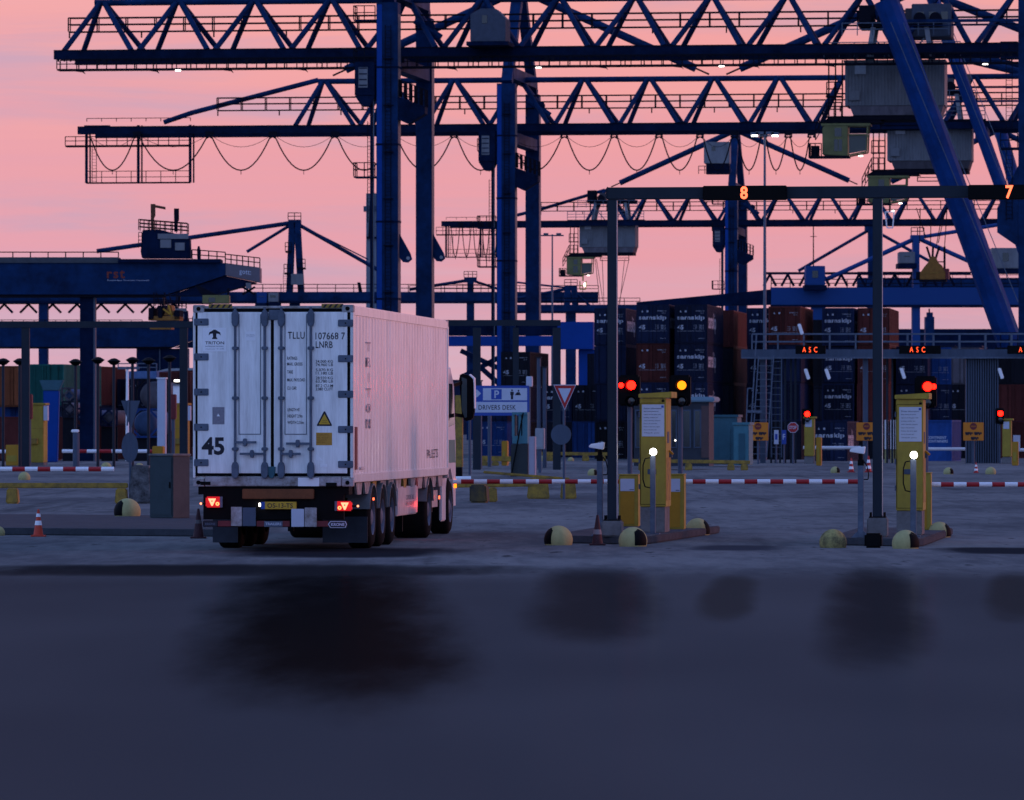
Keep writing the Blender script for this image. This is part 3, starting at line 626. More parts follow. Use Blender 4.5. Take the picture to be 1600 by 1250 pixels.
def lamplight(px, py, d, col, e, r=.05):
    l = bpy.data.lights.new('lamp_light', 'POINT'); l.energy = e; l.color = col; l.shadow_soft_size = r
    o = bpy.data.objects.new('lamp_light', l); C.objects.link(o); o.location = P(px, py, d)
lamplight(1023, 703, 96.9, (1,.93,.8), 3.5, .05); lamplight(1430, 708, 94.8, (1,.93,.8), 3.5, .05)
lamplight(540, 790, 89.3, (1,.03,.02), .9); lamplight(332, 785, 89.3, (1,.03,.02), .9); lamplight(660, 788, 98.7, (1,.04,.02), 2)
# near lane portal
A0 = G(957, 95.5)
por = thing('lane_gantry', 'dark lane gantry with slim posts and beam carrying the lit 8 and 7', 'gantry', A0+Vector((0,0,.13)), YAW)
zt = (HZ-293)*95.5/F + CH - .13
for i, hb in ((0,.26), (1,.32), (2,.3)):
    x = i*4.45
    MB().bx(x-.17, x+.17, -.17, .17, 0, hb).build('footing', CONC, por, bevel=.02)
    MB().bx(x-.08, x+.08, -.08, .08, hb, zt-.205).build('post', DPOST, por, bevel=.012)
    q = MB().bx(x-.14, x+.14, -.14, .14, hb+.001, hb+.02)
    for sx in (-.115,.115):
        for sy in (-.115,.115): q.cyl((x+sx,sy,hb), (x+sx,sy,hb+.09), .014, 6)
    q.build('anchor_bolts', BLACK, por)
MB().bx(-.10, 11.0, -.09, .09, zt-.20, zt).build('beam', DPOST, por, bevel=.012)
MB().bx(-.085, -.08, -.1, .1, zt-.2, zt+.01).build('end_plate', DPOST, por)
MB().bx(.075, .0815, -.075, .075, .3, zt-.22).build('post_edge_strip', PALE, por); MB().bx(4.45+.075, 4.45+.0815, -.075, .075, .36, zt-.22).build('post_edge_strip', PALE, por)
def ledsign(px0, px1, y0, y1, d, s_, tx0, tx1, label, m=ORLED, ty=(2,2), name='lane_number_display'):
    t = thing(name, label, 'display', P((px0+px1)/2, y1, d), YAW); k = d/F; w = (px1-px0)*k/2; h = (y1-y0)*k
    MB().bx(-w, w, -.03, .16, 0, h).build('display_housing', BLACK, t, bevel=.012)
    c = (px0+px1)/2; text('lit_digit', s_, (tx0-c)*k, (tx1-c)*k, ty[0]*k, h-ty[1]*k, -.036, m, t, .03 if len(s_) == 1 else -.005, 1.25)
ledsign(1098, 1229, 290, 312.5, 95.0, '8', 1157, 1168.5, 'lane display showing a red 8 on the gantry beam', ty=(1.2,1))
ledsign(1513, 1640, 288.5, 311.5, 94.4, '7', 1571.5, 1583.5, 'lane display showing a red 7 at the right edge of the photo', ty=(1.2,1))
bb = thing('rubber_block', 'black block lying in front of the second gantry post', 'block', G(1364,92.4), YAW); MB().bx(-.14,.14,0,.25,0,.24).build('block', BLACK, bb, bevel=.03)
# ---- left island
gc = thing('roadside_cabinet', 'tall grey green electrical cabinet left of the lorry', 'cabinet', G(270,113.5)+Vector((0,0,.13)), rad(-38))
gm = mat('cabinet_grey_green', (.045,.065,.075), .6, spec=.15, dirt=.3, scale=3)
MB().bx(-.62, 0, 0, .52, 0, 1.24).build('cabinet', gm, gc, bevel=.015); MB().bx(-.64, .02, -.02, .54, 1.241, 1.285).build('lid', CONC, gc, bevel=.01)
MB().bx(-.59, -.03, -.012, -.001, .06, 1.2).build('door', gm, gc, bevel=.005); MB().bx(-.08, -.05, -.03, -.013, .6, .72).build('handle', BLACK, gc)
def guard(pts, d, label, blocks, h=.28, m=YELO, post=None, group='yellow guard rails'):
    """pts: (px, py) of the top of the rail at distance d; blocks: (px, width px, base y)"""
    t = thing('guard_rail', label, 'guard rail', G(pts[0][0], d), 0, group); X, Z = PX(d, pts[0][0])
    for (a, b), (c, e) in zip(pts, pts[1:]): MB().bar((X(a),0,Z(b)-h*.25), (X(c),0,Z(e)-h*.25), .14, h*.5).build('rail', m, t, bevel=.02)
    for bx_, w, y in blocks:
        zt_ = Z(pts[0][1] + (pts[-1][1]-pts[0][1])*(bx_-pts[0][0])/(pts[-1][0]-pts[0][0]+1e-6))-h*.5; w = w*d/F
        MB().prism([(X(bx_)-w/2,0),(X(bx_)+w/2,0),(X(bx_)+w*.4,zt_-.005),(X(bx_)-w*.4,zt_-.005)], -.25, .25).build('support_block', m, t, bevel=.03)
guard(((-40,754.5),(200,754.5)), 143, 'long yellow guard rail ending left of the grey cabinet', ((190,20,787),(20,20,787)), .26)
blk = thing('concrete_block', 'stained white and black block behind the grey cabinet', 'block', G(222,143), YAW); MB().prism([(-.30,0),(.32,0),(.27,.95),(-.22,.98)], -.3, .3).build('block', mat('stained_block', (.15,.15,.16), .8, dirt=1, scale=4, dcol=(.015,.015,.02)), blk, bevel=.05)
boom(-60, 178, 172, 733, 'red and white boom across the far left lane', 19.7, .07, first=1)
boom(97, 252, 283, 705, 'thin pale boom left of the back of the triangular sign', 19, .09, first=0, group='pale booms of the far lanes'); boom(-40, 24, 283, 705.5, 'thin pale boom cut by the left edge', 64, .09, group='pale booms of the far lanes')
sb = thing('sign_backs', 'grey backs of a triangular and a round road sign on one post', 'road sign', G(204,143), 0)
X, Z = PX(143, 204)
MB().cyl((0,0,0), (0,0,Z(626)), .04, 8).build('post', GREYP, sb)
MB().prism([(X(189),Z(626)),(X(219),Z(626)),(X(205),Z(671))], -.03, -.012).build('triangle_plate', GREYP, sb, bevel=.008)
MB().prism([(X(203)+.21*math.cos(a), Z(699)+.38*math.sin(a)) for a in [i*math.pi/12 for i in range(24)]], -.03, -.012).build('round_plate', GREYP, sb, bevel=.006)
MB().bar((X(199),-.06,Z(665)), (X(201),-.06,Z(625)), .04).build('bracket', GALV, sb)
# far left portal and posts
fp = thing('lane_gantry', 'grey portal frame running behind the lorry, with posts left and right of it', 'gantry', G(40,245), 0)
X, Z = PX(245, 40)
for p in (40, 287, 530, 745, 806, 870):
    w = .13 if p == 806 else .17; MB().bx(X(p)-w, X(p)+w, -w, w, 0, Z(512)).build('post', DPOST, fp)
MB().bx(X(-30), X(306), -.2, .2, Z(512), Z(502)).build('beam', DPOST, fp); MB().bx(X(306)+.01, X(876), -.2, .2, Z(509), Z(500)).build('beam', DPOST, fp)
for i, (p, y) in enumerate(((5,565),(31,565),(118,566),(153,563),(178,565),(207,563),(232,564),(265,560))):
    t = thing('area_light_post', ['first','second','third','fourth','fifth','sixth','seventh','eighth'][i] + ' from the left of the slim grey posts with disc heads', 'post', G(p,262), 0, 'slim grey posts with disc heads'); X, Z = PX(262, p)
    MB().cyl((0,0,0), (0,0,Z(y)), .07, 8).build('post', DPOST, t); MB().lathe([(0,.16),(.12,.14),(.32,.02),(.14,-.14),(0,-.18)], 10, (0,0,Z(y))).build('disc_head', BLACK, t, True)
sp = thing('camera_post', 'short thick grey post with white cap left of the sign backs', 'post', G(119,235), 0); X, Z = PX(235,119); MB().cyl((0,0,0), (0,0,Z(676)), .14, 10).build('post', GREYP, sp); MB().bx(-.2,.12,-.14,.14,Z(676)+.01,Z(671)).build('camera', PLAINW, sp, bevel=.03)
wm = thing('lamp_mast', 'thin pale mast with crosswise head above the triangular sign back', 'lamp', G(199,300), 0); X, Z = PX(300,199); MB().cyl((0,0,0), (0,0,Z(577)), .10, 8, .07).build('mast', PLAINW, wm); MB().bx(X(184),X(218),-.1,.1,Z(577),Z(573)).build('lamp_head', GALV, wm)
def farkiosk(px, w, y0, y1, d, label, m=YEL, panel=True, dp=1.0):
    t = thing('ticket_kiosk', label, 'kiosk', G(px,d), YAW, 'far yellow kiosks'); X, Z = PX(d, px); w *= d/F
    MB().bx(-w/2, w/2, .05, dp, 0, Z(y1)).build('plinth', CONC, t, bevel=.02)
    MB().bx(-w/2, w/2, 0, dp, Z(y1)+.01, Z(y0)).build('cabinet', m, t, bevel=.03)
    MB().bx(-w/2-.05, w/2+.1, -.05, dp, Z(y0)+.005, Z(y0)+.1).build('roof_cap', m, t, bevel=.02)
    if panel: MB().bx(-w/2+.05, w/2-.1, -.02, -.005, Z(y0+13), Z(y0+2)).build('notice_board', SLAV, t)
    else: 
        MB().bx(-w/2+.1, w/2-.25, -.2, -.005, Z(y0+61), Z(y0+52)).build('card_slot', YELO, t, bevel=.02); MB().bx(-w/2+.01, w/2-.01, -.012, -.004, Z(y0+37), Z(y0+36)).build('panel_joint', YELO, t)
        MB().bx(w/2+.005, w/2+.2, 0, .3, Z(y0+24), Z(y0+1)).build('side_shade', SLAV, t)
farkiosk(56, 24, 633, 723, 270, 'far yellow kiosk at the left, beside the bright blue crane leg', YEL, False)
farkiosk(280, 22, 633, 714, 274, 'far orange yellow kiosk just left of the container doors', YELD, False)
farkiosk(1264, 15, 654, 713, 282, 'far yellow kiosk below a small red lamp, left of the orange sign', YEL)
farkiosk(1573, 14, 657, 714, 282, 'far yellow kiosk near the right edge below a small red lamp', YEL)
for px, w, y0, y1, lb in ((19,21,695,739,'small yellow box at far left, under the thin boom'), (246,17,697,722,'small yellow box behind the top of the grey cabinet'), (788,9,689,716,'small yellow box behind the drivers desk sign'), (1279,8,683,722,'small yellow barrier box right of the far left kiosk'), (1586,10,690,724,'small yellow barrier box at the far right kiosk')):
    t = thing('barrier_cabinet', lb, 'cabinet', G(px,268), YAW, 'small yellow boxes of the far lanes'); X, Z = PX(268, px); k = w*268/F; MB().bx(-k/2,k/2,0,.6,0,Z(y0)).build('cabinet', YELD, t, bevel=.03); MB().bx(-k/2+.06,k/2-.1,-.02,-.005,.2,Z(y0)-.5).build('door', YEL, t)
for px, d, y, s_, lb in ((1260,282,647,0,'small red traffic light above the far kiosk left of the post'), (1562,282,646,0,'small red traffic light near the right edge')): signal(px, d, 0, y, RED_L, lb, 0, .22, .42, .135, 0)
for px, lb in ((45,'dark signal back left of the far left kiosk'),(270,'dark signal back left of the far orange kiosk')):
    t = thing('traffic_light', lb, 'traffic light', G(px,269), YAW, 'dark signal backs'); X, Z = PX(269, px); MB().bx(-.14,.14,0,.3,Z(655),Z(616)).build('signal_housing', REDD, t, bevel=.03); MB().cyl((0,.15,0),(0,.15,Z(655)),.08,8).build('pole', GREYP, t)
# ---- middle: signs
ds = thing('direction_sign', 'blue and white DRIVERS DESK sign with arrow and parking symbol', 'sign', G(777,221), YAW); X, Z = PX(221, 777)
for p in (733, 812): MB().cyl((X(p),.12,0), (X(p),.12,Z(604)), .05, 8).build('post', GREYP, ds)
bd = MB().bx(X(729), X(827), 0, .06, Z(649.5), Z(602.5)).build('sign_board', SBLUE, ds, bevel=.01)
MB().bx(X(754.5), X(824), -.010, -.001, Z(625.5), Z(606.5)).build('symbol_field', SLAV, bd); MB().bx(X(731.5), X(824), -.010, -.001, Z(644.5), Z(628)).build('name_field', SLAV, bd)
MB().prism([(X(734),Z(616.3)),(X(744),Z(616.3)),(X(743),Z(621)),(X(745),Z(621)),(X(751.5),Z(614.8)),(X(745),Z(608.6)),(X(743),Z(608.6)),(X(744),Z(613.3)),(X(734),Z(613.3))], -.012, -.002).build('arrow', SLAV, bd)
pq = MB().bx(X(767.5), X(784), -.016, -.011, Z(624), Z(608)).build('parking_square', SBLUE, bd); text('lettering', 'P', X(772.5), X(780), Z(622), Z(610), -.018, SLAV, ds, .02)
ic = MB()                                            # two people at a desk
ic.lathe([(0,0),(.035,0),(.035,-.004),(0,-.004)], 10, (X(800.3), -.012, Z(609.8)), 'y').prism([(X(797.5),Z(612)),(X(803),Z(612)),(X(803),Z(617)),(X(802),Z(617)),(X(802),Z(624)),(X(798.5),Z(624)),(X(798.5),Z(617)),(X(797.5),Z(617))], -.016, -.011)
ic.lathe([(0,0),(.035,0),(.035,-.004),(0,-.004)], 10, (X(810.5), -.012, Z(610.5)), 'y').prism([(X(804.5),Z(617.5)),(X(808),Z(613)),(X(812),Z(612.5)),(X(814.5),Z(617.5))], -.016, -.011); ic.build('pictogram', INK, bd)
text('lettering', 'DRIVERS DESK', X(747.5), X(806.5), Z(640.3), Z(632.8), -.012, INK, bd, .012, 1.08)
ys = thing('yield_sign', 'red and white triangular give way sign with grey disc below on one post', 'road sign', G(881,151), YAW); X, Z = PX(151, 881)
MB().cyl((0,.04,0), (0,.04,Z(602)), .035, 8).build('post', GREYP, ys)
def rtri(y0, y1, w): return [(X(882.5-w),Z(y0)),(X(882.5+w),Z(y0)),(X(882.5),Z(y1))]
MB().prism(rtri(601,641,18), -.012, 0).build('sign_edge', SLAV, ys); MB().prism(rtri(602.2,638.8,16.6), -.018, -.013).build('red_border', REDP, ys); MB().prism(rtri(606.8,629.5,10.2), -.024, -.019).build('sign_face', SLAV, ys)
MB().prism([(X(876.5)+.27*math.cos(i*math.pi/14), Z(679)+.27*math.sin(i*math.pi/14)) for i in range(28)], .0, .02).build('round_plate', GREYP, ys)
guard(((700,756),(842,754)), 146, 'yellow guard rail behind the boom right of the lorry cab', ((742,16,786),(770,15,786)), .2)
guard(((755,735.5),(890,746.5)), 152, 'thin sloping yellow rail on stubby yellow blocks left of the give way sign', ((841,36,783),(888,26,777)), .14)
dk = thing('concrete_block', 'dark block under the guard rail beside the lorry cab', 'block', G(748,144.5), YAW); MB().prism([(-.2,0),(.25,0),(.22,.46),(-.2,.46)], -.3, .3).build('block', mat('dark_block',(.03,.028,.03),.8,dirt=.7,dcol=(.18,.12,.02)), dk, bevel=.04)
guard(((985,717),(1172,719.5)), 242, 'pale yellow guard rail in front of the guard booth', ((1076,12,736),(1142,12,736),(1163,12,736),(1003,12,736)), .3)
guard(((845,706),(960,707)), 300, 'far yellow guard rail behind the give way sign', ((858,14,722),(915,12,720),(940,14,721)), .35)
guard(((750,712),(800,713)), 268, 'far yellow guard rail below the drivers desk sign', ((756,14,724),(774,12,724)), .5)
GD = 'small far dome bollards'
for i, (px, y, w, lb) in enumerate(((745,724,13,'pale dome bollard left of the yellow box under the drivers desk sign'),(790,724,12,'pale dome bollard under the right end of the drivers desk sign'),(848,720,13,'pale dome bollard left of the give way sign post'),(892,718,10,'pale dome bollard on a dark block right of the give way sign'),(926,743,16,'yellow dome bollard left of the tall gantry post, in the middle distance'),(38,750,19,'yellow dome bollard under the left red and white boom'),(218,733,14,'pale dome bollard right of the sign backs'),(166,733,16,'pale dome bollard under the end of the left boom'),(1305,739,15,'yellow dome bollard left of the striped far cones'),(1482,741,16,'pale dome bollard right of the right kiosk'),(1548,741,17,'pale dome bollard near the striped far column'))):
    dome(px, D(y), w, lb, GD, scuff=50 if i in (4,8,9) else 0)
for px, y, h, lb in ((1330,738,23,'striped red and white cone right of the far dome bollard'),(1357,738,26,'striped red and white cone touching the second gantry post'),(1525,739,17,'striped cone at the foot of the far column')): cone(px, D(y), h, lb, GCN, REDP, ((.22,.40),(.58,.76)))
# ================================================================ second row: yard entry gantry
d2 = 285; k2 = d2/F
ag = thing('yard_gantry', 'grey walkway gantry with railing carrying the lit ASC displays', 'gantry', G(1190,d2), YAW*.3); X, Z = PX(d2, 1190)
MB().bx(X(1158), X(1660), -.5, .5, Z(560), Z(546)).build('beam', GREYP, ag, bevel=.03)
MB().bx(X(1158), X(1660), -.62, -.52, Z(560.5), Z(557.8)).build('beam_lip', GALV, ag)
MB().rail((X(1175),-.55,Z(546)), (X(1660),-.55,Z(546)), Z(522)-Z(546), 1.35, .035).build('railing', GALV, ag); MB().rail((X(1175),.5,Z(546)), (X(1660),.5,Z(546)), Z(522)-Z(546), 1.35, .035).build('railing', GREYP, ag)
for p, w in ((1192,9),(1352,8),(1516,9)): MB().bx(X(p)-w*k2/2, X(p)+w*k2/2, -.15, .15, 0, Z(560.5)).build('post', GREYP, ag)
for p in (1205,1212,1219,1227,1236,1243,1378,1386,1394): MB().bx(X(p)-.05, X(p)+.05, .2, .32, 0, Z(560.5)).build('lattice_bar', DPOST, ag)
for i in range(14): MB().bx(X(1508)+i*.12-.0, X(1508)+i*.12+.07, -.3+.02*(i%3), .1, 0, Z(560.5)).build('column_rib', GREYP, ag)
MB().bx(X(1508), X(1560), .11, .4, 0, Z(560.5)).build('column', DPOST, ag)
def ladder(par, x, y, z0, z1, w=.5, m=GREYP, dx=0):
    b = MB(); n = int((z1-z0)/.32)
    b.bar((x-w/2,y,z0), (x-w/2+dx,y,z1), .06).bar((x+w/2,y,z0), (x+w/2+dx,y,z1), .06)
    for i in range(n):
        f = (i+.5)/n; b.bar((x-w/2+dx*f,y,z0+(z1-z0)*f), (x+w/2+dx*f,y,z0+(z1-z0)*f), .035)
    return b.build('ladder', m, par)
ladder(ag, X(1186), -.9, .3, Z(556), .75, GALV, .35); ladder(ag, X(1213), -.8, .3, Z(560), .5, GREYP)
MB().bar((X(1170),-.9,0), (X(1182),-.9,Z(521)), .07).bar((X(1164),-1,0), (X(1168),-1,Z(607)), .06).bar((X(1168),-1,Z(607)), (X(1176),-1,Z(607)), .06).bx(X(1166),X(1190),-1.0,-.6,Z(645),Z(641)).build('stair_rail', GALV, ag)
for p, y, fl in ((1249,515,1),(1291,585,1),(1259,585,1),(1408,584,1),(1560,584,1)):
    MB().prism([(X(p)-.12,Z(y-8)),(X(p)+.05,Z(y-9)),(X(p)+.22,Z(y+7)),(X(p)+.06,Z(y+9))], -.85, -.65).build('camera', PLAINW, ag, bevel=.03)
for c, a, b, s_, t0, t1, lb in ((1266,1243,1290,'A S C',1254,1277,'left display showing red letters ASC, above a small red lamp'),(1437,1405,1470,'A S C',1421.5,1445.5,'display showing red letters ASC above the right kiosk'),(1606,1574,1640,'A S C',1592,1616,'display at the right edge with its first red letter in view')):
    ledsign(a, b, 540, 553, d2-2, s_, t0, t1, lb, ORLED2, (2.6,2.2), 'letter_display')
def orange_sign(px, lb):
    t = thing('warning_sign', lb, 'sign', G(px,d2-6), YAW, 'orange warning signs of the yard entry'); X, Z = PX(d2-6, px)
    MB().cyl((0,.1,0), (0,.1,Z(662)), .06, 8).build('post', GREYP, t)
    b = MB().bx(X(px-16), X(px+16), -.03, .03, Z(688.5), Z(660)).build('sign_board', ORSIGN, t, bevel=.02)
    MB().lathe([(0,0),(.17,0),(.17,-.01),(0,-.01)], 16, (0,-.032,Z(666.2)), 'y').build('stop_disc', REDD, b); text('lettering', 'STOP', -.12, .12, Z(667.3), Z(665.1), -.045, ORSIGN, b, .02)
    for x0, x1, y in ((-13,-1,678.6),(1,13,678.6),(-4,8,686.2)):
        q = MB(); q.bx(X(px+x0), X(px+x1-3.4), -.042, -.032, Z(y-.6), Z(y-3.6)).bx(X(px+x1-3), X(px+x1), -.042, -.032, Z(y-.6), Z(y-3.2))
        for f in (2,4.6,8.6): q.lathe([(0,0),(.045,0),(.045,-.01),(0,-.01)], 8, (X(px+x0+f),-.032,Z(y)), 'y')
        q.build('lorry_pictogram', INK, b)
orange_sign(1184.5, 'orange stop sign at the foot of the ladder, leftmost of three'); orange_sign(1354, 'orange stop sign partly behind the second gantry post'); orange_sign(1521, 'orange stop sign on the ribbed far column at the right')
so_ = thing('stop_sign', 'small red octagonal stop sign left of a far kiosk', 'sign', G(1239,280), YAW); X, Z = PX(280,1239); MB().cyl((0,.1,0),(0,.1,Z(668)),.05,8).build('post', GREYP, so_)
oc = lambda r: [(r*math.cos(rad(22.5+45*i)), Z(668)+r*math.sin(rad(22.5+45*i))) for i in range(8)]
MB().prism(oc(.28), -.02, .02).build('sign_edge', SLAV, so_); MB().prism(oc(.25), -.03, -.021).build('sign_face', REDP, so_); text('lettering','STOP',-.18,.18,Z(670.4),Z(665.4),-.034,SLAV,so_,.02)
for px, s_, m, lb in ((1213,'I',SLAV,'narrow white lane board beside the ladder'),(1225,'F',SBLUE,'narrow blue board with white letter F')):
    t = thing('lane_board', lb, 'sign', G(px,281), YAW); X, Z = PX(281, px); MB().bx(-.11,.11,-.02,.02,Z(694),Z(672)).build('board', m, t); MB().cyl((0,.06,0),(0,.06,Z(673)),.04,6).build('post', GREYP, t); text('lettering', s_, -.06, .06, Z(687), Z(678), -.024, SLAV if s_ == 'F' else SBLUE, t, .02)
slat = thing('slat_fence', 'short screen of white upright slats behind the second gantry post', 'fence', G(1388,287), YAW); X, Z = PX(287,1388)
for p in (1377,1385,1394,1402): MB().bx(X(p)-.09, X(p)+.09, 0, .05, Z(702), Z(656)).build('slat', PLAINW, slat); MB().bx(X(p)-.09, X(p)+.09, .0, .05, 0, Z(703)).build('slat', BALLM, slat)
MB().bx(X(1373), X(1407), .06, .12, Z(680), Z(677)).build('cross_rail', GREYP, slat)
boom(1255, 1345, 288, 699.5, 'thin pale boom across the lane right of the far left kiosk', 100, .08, group='pale booms of the far lanes'); boom(1447, 1512, 288, 701.5, 'thin pale boom in front of the blue container', 100, .08, group='pale booms of the far lanes'); boom(1582, 1640, 288, 703, 'thin pale boom cut by the right edge', 100, .08, group='pale booms of the far lanes')
nb = thing('notice_board', 'white upright board right of the far right kiosk', 'board', G(1590,284), YAW); X, Z = PX(284,1590); MB().bx(X(1583),X(1594),0,.06,Z(704),Z(680)).build('board', SLAV, nb); MB().cyl((0,.1,0),(0,.1,Z(690)),.06,6).build('post', GREYP, nb)
# guard booth and sheds
gb = thing('guard_booth', 'small dark guard booth with pale flat roof slab behind the left kiosk', 'booth', G(1050,246), YAW); X, Z = PX(246,1050)
MB().bx(X(985), X(1117), -.2, 2.6, Z(628), Z(620)).build('roof', mat('booth_roof', (.16,.28,.36), .5, dirt=.3), gb, bevel=.05)
MB().bx(X(990), X(1108), 0, 2.4, .15, Z(628.2)).build('wall', mat('booth_wall',(.02,.028,.045),.6,dirt=.4), gb)
for a, b in ((992,1012),(1016,1030),(1048,1058),(1066,1080),(1084,1096)):
    w_ = MB().bx(X(a), X(b), -.05, -.005, Z(700), Z(640)).build('window', GREYP, gb); MB().bx(X(a)+.06, X(b)-.06, -.06, -.051, Z(698), Z(642)).build('pane', GLASS, w_)
MB().bx(X(1096), X(1108), -.04, -.005, Z(715), Z(634)).build('door', mat('booth_door', (.09,.05,.05), .6), gb)
MB().bx(X(1054.6), X(1056.4), -.1, -.055, Z(689), Z(687)).build('lamp', SPOT, gb)
for px, w, y0, d, m, lb in ((1130,44,652,262,TEAL,'teal site container right of the guard booth'),(1158,24,664,258,mat('light_teal',(.05,.19,.24),.5,dirt=.3),'lighter teal shed beside the ladder')):
    t = thing('site_shed', lb, 'shed', G(px,d), YAW); X, Z = PX(d,px); k = w*d/F/2
    MB().bx(-k,k,0,2.4,.1,Z(y0)).build('wall', m, t, bevel=.03); MB().bx(-k-.05,k+.05,-.06,2.46,Z(y0)+.005,Z(y0)+.12).build('roof', m, t); MB().bx(-k*.3,k*.5,-.04,-.005,.15,Z(y0)*.8).build('door', TEAL, t)
# booths around the drivers desk sign
tb_ = thing('control_booth', 'pale teal control booth on a dark box right of the drivers desk sign', 'booth', G(812,215), YAW); X, Z = PX(215,812)
MB().bx(X(798), X(825), 0, .8, 0, Z(694)).build('base_box', mat('dark_base',(.02,.03,.035),.6,dirt=.3), tb_, bevel=.02)
MB().bx(X(800), X(824), .05, .75, Z(693), Z(681)).build('counter', mat('light_teal',()), tb_)
for p in (801.5, 812, 818, 822): MB().bx(X(p)-.05, X(p)+.05, .05, .75, Z(681), Z(648)).build('upright', mat('light_teal',()), tb_)
MB().bx(X(800), X(824), .0, .8, Z(648), Z(644)).build('roof', mat('light_teal',()), tb_)
MB().bar((X(818),-.1,Z(645)), (X(799),-.1,Z(745)), .05).build('leaning_bar', BLACK, tb_)
for px, a, b, y0, y1, d, m, lb in ((831,826,836,682,737,212,mat('lavender_grey',(.36,.34,.42),.5,dirt=.2),'tall pale lavender cabinet right of the control booth'),(843,836,850,669,702,230,PALE,'white wall cabinet on legs left of the give way sign'),(826,822,831,588,604,240,SLAV,'white box above the right end of the drivers desk sign')):
    t = thing('service_cabinet', lb, 'cabinet', G(px,d), YAW); X, Z = PX(d,px)
    MB().bx(X(a),X(b),0,.4,Z(y1) if y1 < 730 else 0,Z(y0)).build('cabinet', m, t, bevel=.02); MB().bx(X(a)+.04,X(b)-.04,-.02,-.002,(Z(y1) if y1 < 730 else 0)+.08,Z(y0)-.06).build('door', m, t)
    if y1 < 730: MB().bx(X(px)-.06,X(px)+.06,.1,.22,0,Z(y1)-.005).build('leg', GREYP, t)
yp = thing('yellow_post', 'tall mustard yellow post rising beside the lorry mirror', 'post', G(719,190), YAW); MB().bx(-.16,.09,-.1,.1,.55,2.95).build('post', YELO, yp, bevel=.02); MB().bx(-.14,.07,-.08,.08,0,.545).build('foot', BLACK, yp)
for px, y0, d, lb in ((750,596,250,'thin grey post left under the drivers desk sign'),(842,560,255,'first thin grey post right of the drivers desk sign'),(851,575,255,'second thin grey post right of the drivers desk sign'),(868,600,255,'thin grey post left of the give way sign'),(765,640,262,'thin grey post behind the drivers desk sign near the yellow box'),(985,640,262,'thin grey post under the red traffic light')):
    t = thing('fence_post', lb, 'post', G(px,d), YAW, 'thin grey posts of the middle yard'); X, Z = PX(d,px); MB().cyl((0,0,0),(0,0,Z(y0)),.09,8).build('post', GREYP, t); MB().bx(-.12,.12,-.12,.12,Z(y0)+.005,Z(y0)+.06).build('cap', DPOST, t)
# lighting masts
for px, y0, d, heads, lb in ((1195,210,420,((-16,0),(-8,-1),(8,-1),(16,0)),'tall slim lamp mast with lit heads rising past the lane display 8'),(863,366,640,((-10,0),(10,0)),'slim distant lamp mast left of the nearest gantry post')):
    t = thing('lamp_mast', lb, 'lamp', G(px,d), 0); X, Z = PX(d,px)
    MB().cyl((0,0,0),(0,0,Z(y0)),.16,10,.08).build('mast', GALV, t); MB().bx(X(px-18),X(px+18),-.1,.1,Z(y0+3),Z(y0+1)).build('crossarm', GALV, t)
    for hx, hy in heads: 
        MB().bx(X(px+hx)-.28,X(px+hx)+.28,-.3,.3,Z(y0+hy+1)+.002,Z(y0+hy+1)+.2).build('lamp_head', GALV, t)
        if abs(hx) == 16: MB().bx(X(px+hx)-.22,X(px+hx)+.22,-.28,.28,Z(y0+hy+1)-.10,Z(y0+hy+1)-.002).build('lamp_glass', SPOT, t)
# ================================================================ stacked containers
def ccol(n, c):
    m = mat('container_'+n, c, .6, dirt=.75, scale=.9, stretch=(1,1,.4), spec=.12)
    t = m.node_tree; p = t.nodes['Principled BSDF']; src = p.inputs['Base Color'].links[0].from_socket
    oi = t.nodes.new('ShaderNodeObjectInfo'); r = t.nodes.new('ShaderNodeMapRange'); r.inputs[3].default_value = .55; r.inputs[4].default_value = 1.6
    h = t.nodes.new('ShaderNodeHueSaturation'); t.links.new(oi.outputs['Random'], r.inputs[0]); t.links.new(r.outputs[0], h.inputs['Value']); t.links.new(src, h.inputs['Color']); t.links.new(h.outputs[0], p.inputs['Base Color'])
    return m
NAVY = ccol('navy',(.007,.013,.042)); BROWN = ccol('brown_red',(.085,.018,.016)); DARK = ccol('near_black',(.008,.009,.018)); CBL = ccol('blue',(.012,.05,.19)); ORC = ccol('rust_orange',(.26,.075,.03)); GRN = ccol('green',(.008,.085,.075)); LGT = ccol('light_blue',(.08,.14,.28)); GRY = ccol('grey',(.11,.10,.12))
PRN = mat('print_pale', (.44,.45,.52), .6, dirt=.3, scale=2)
CM = {}
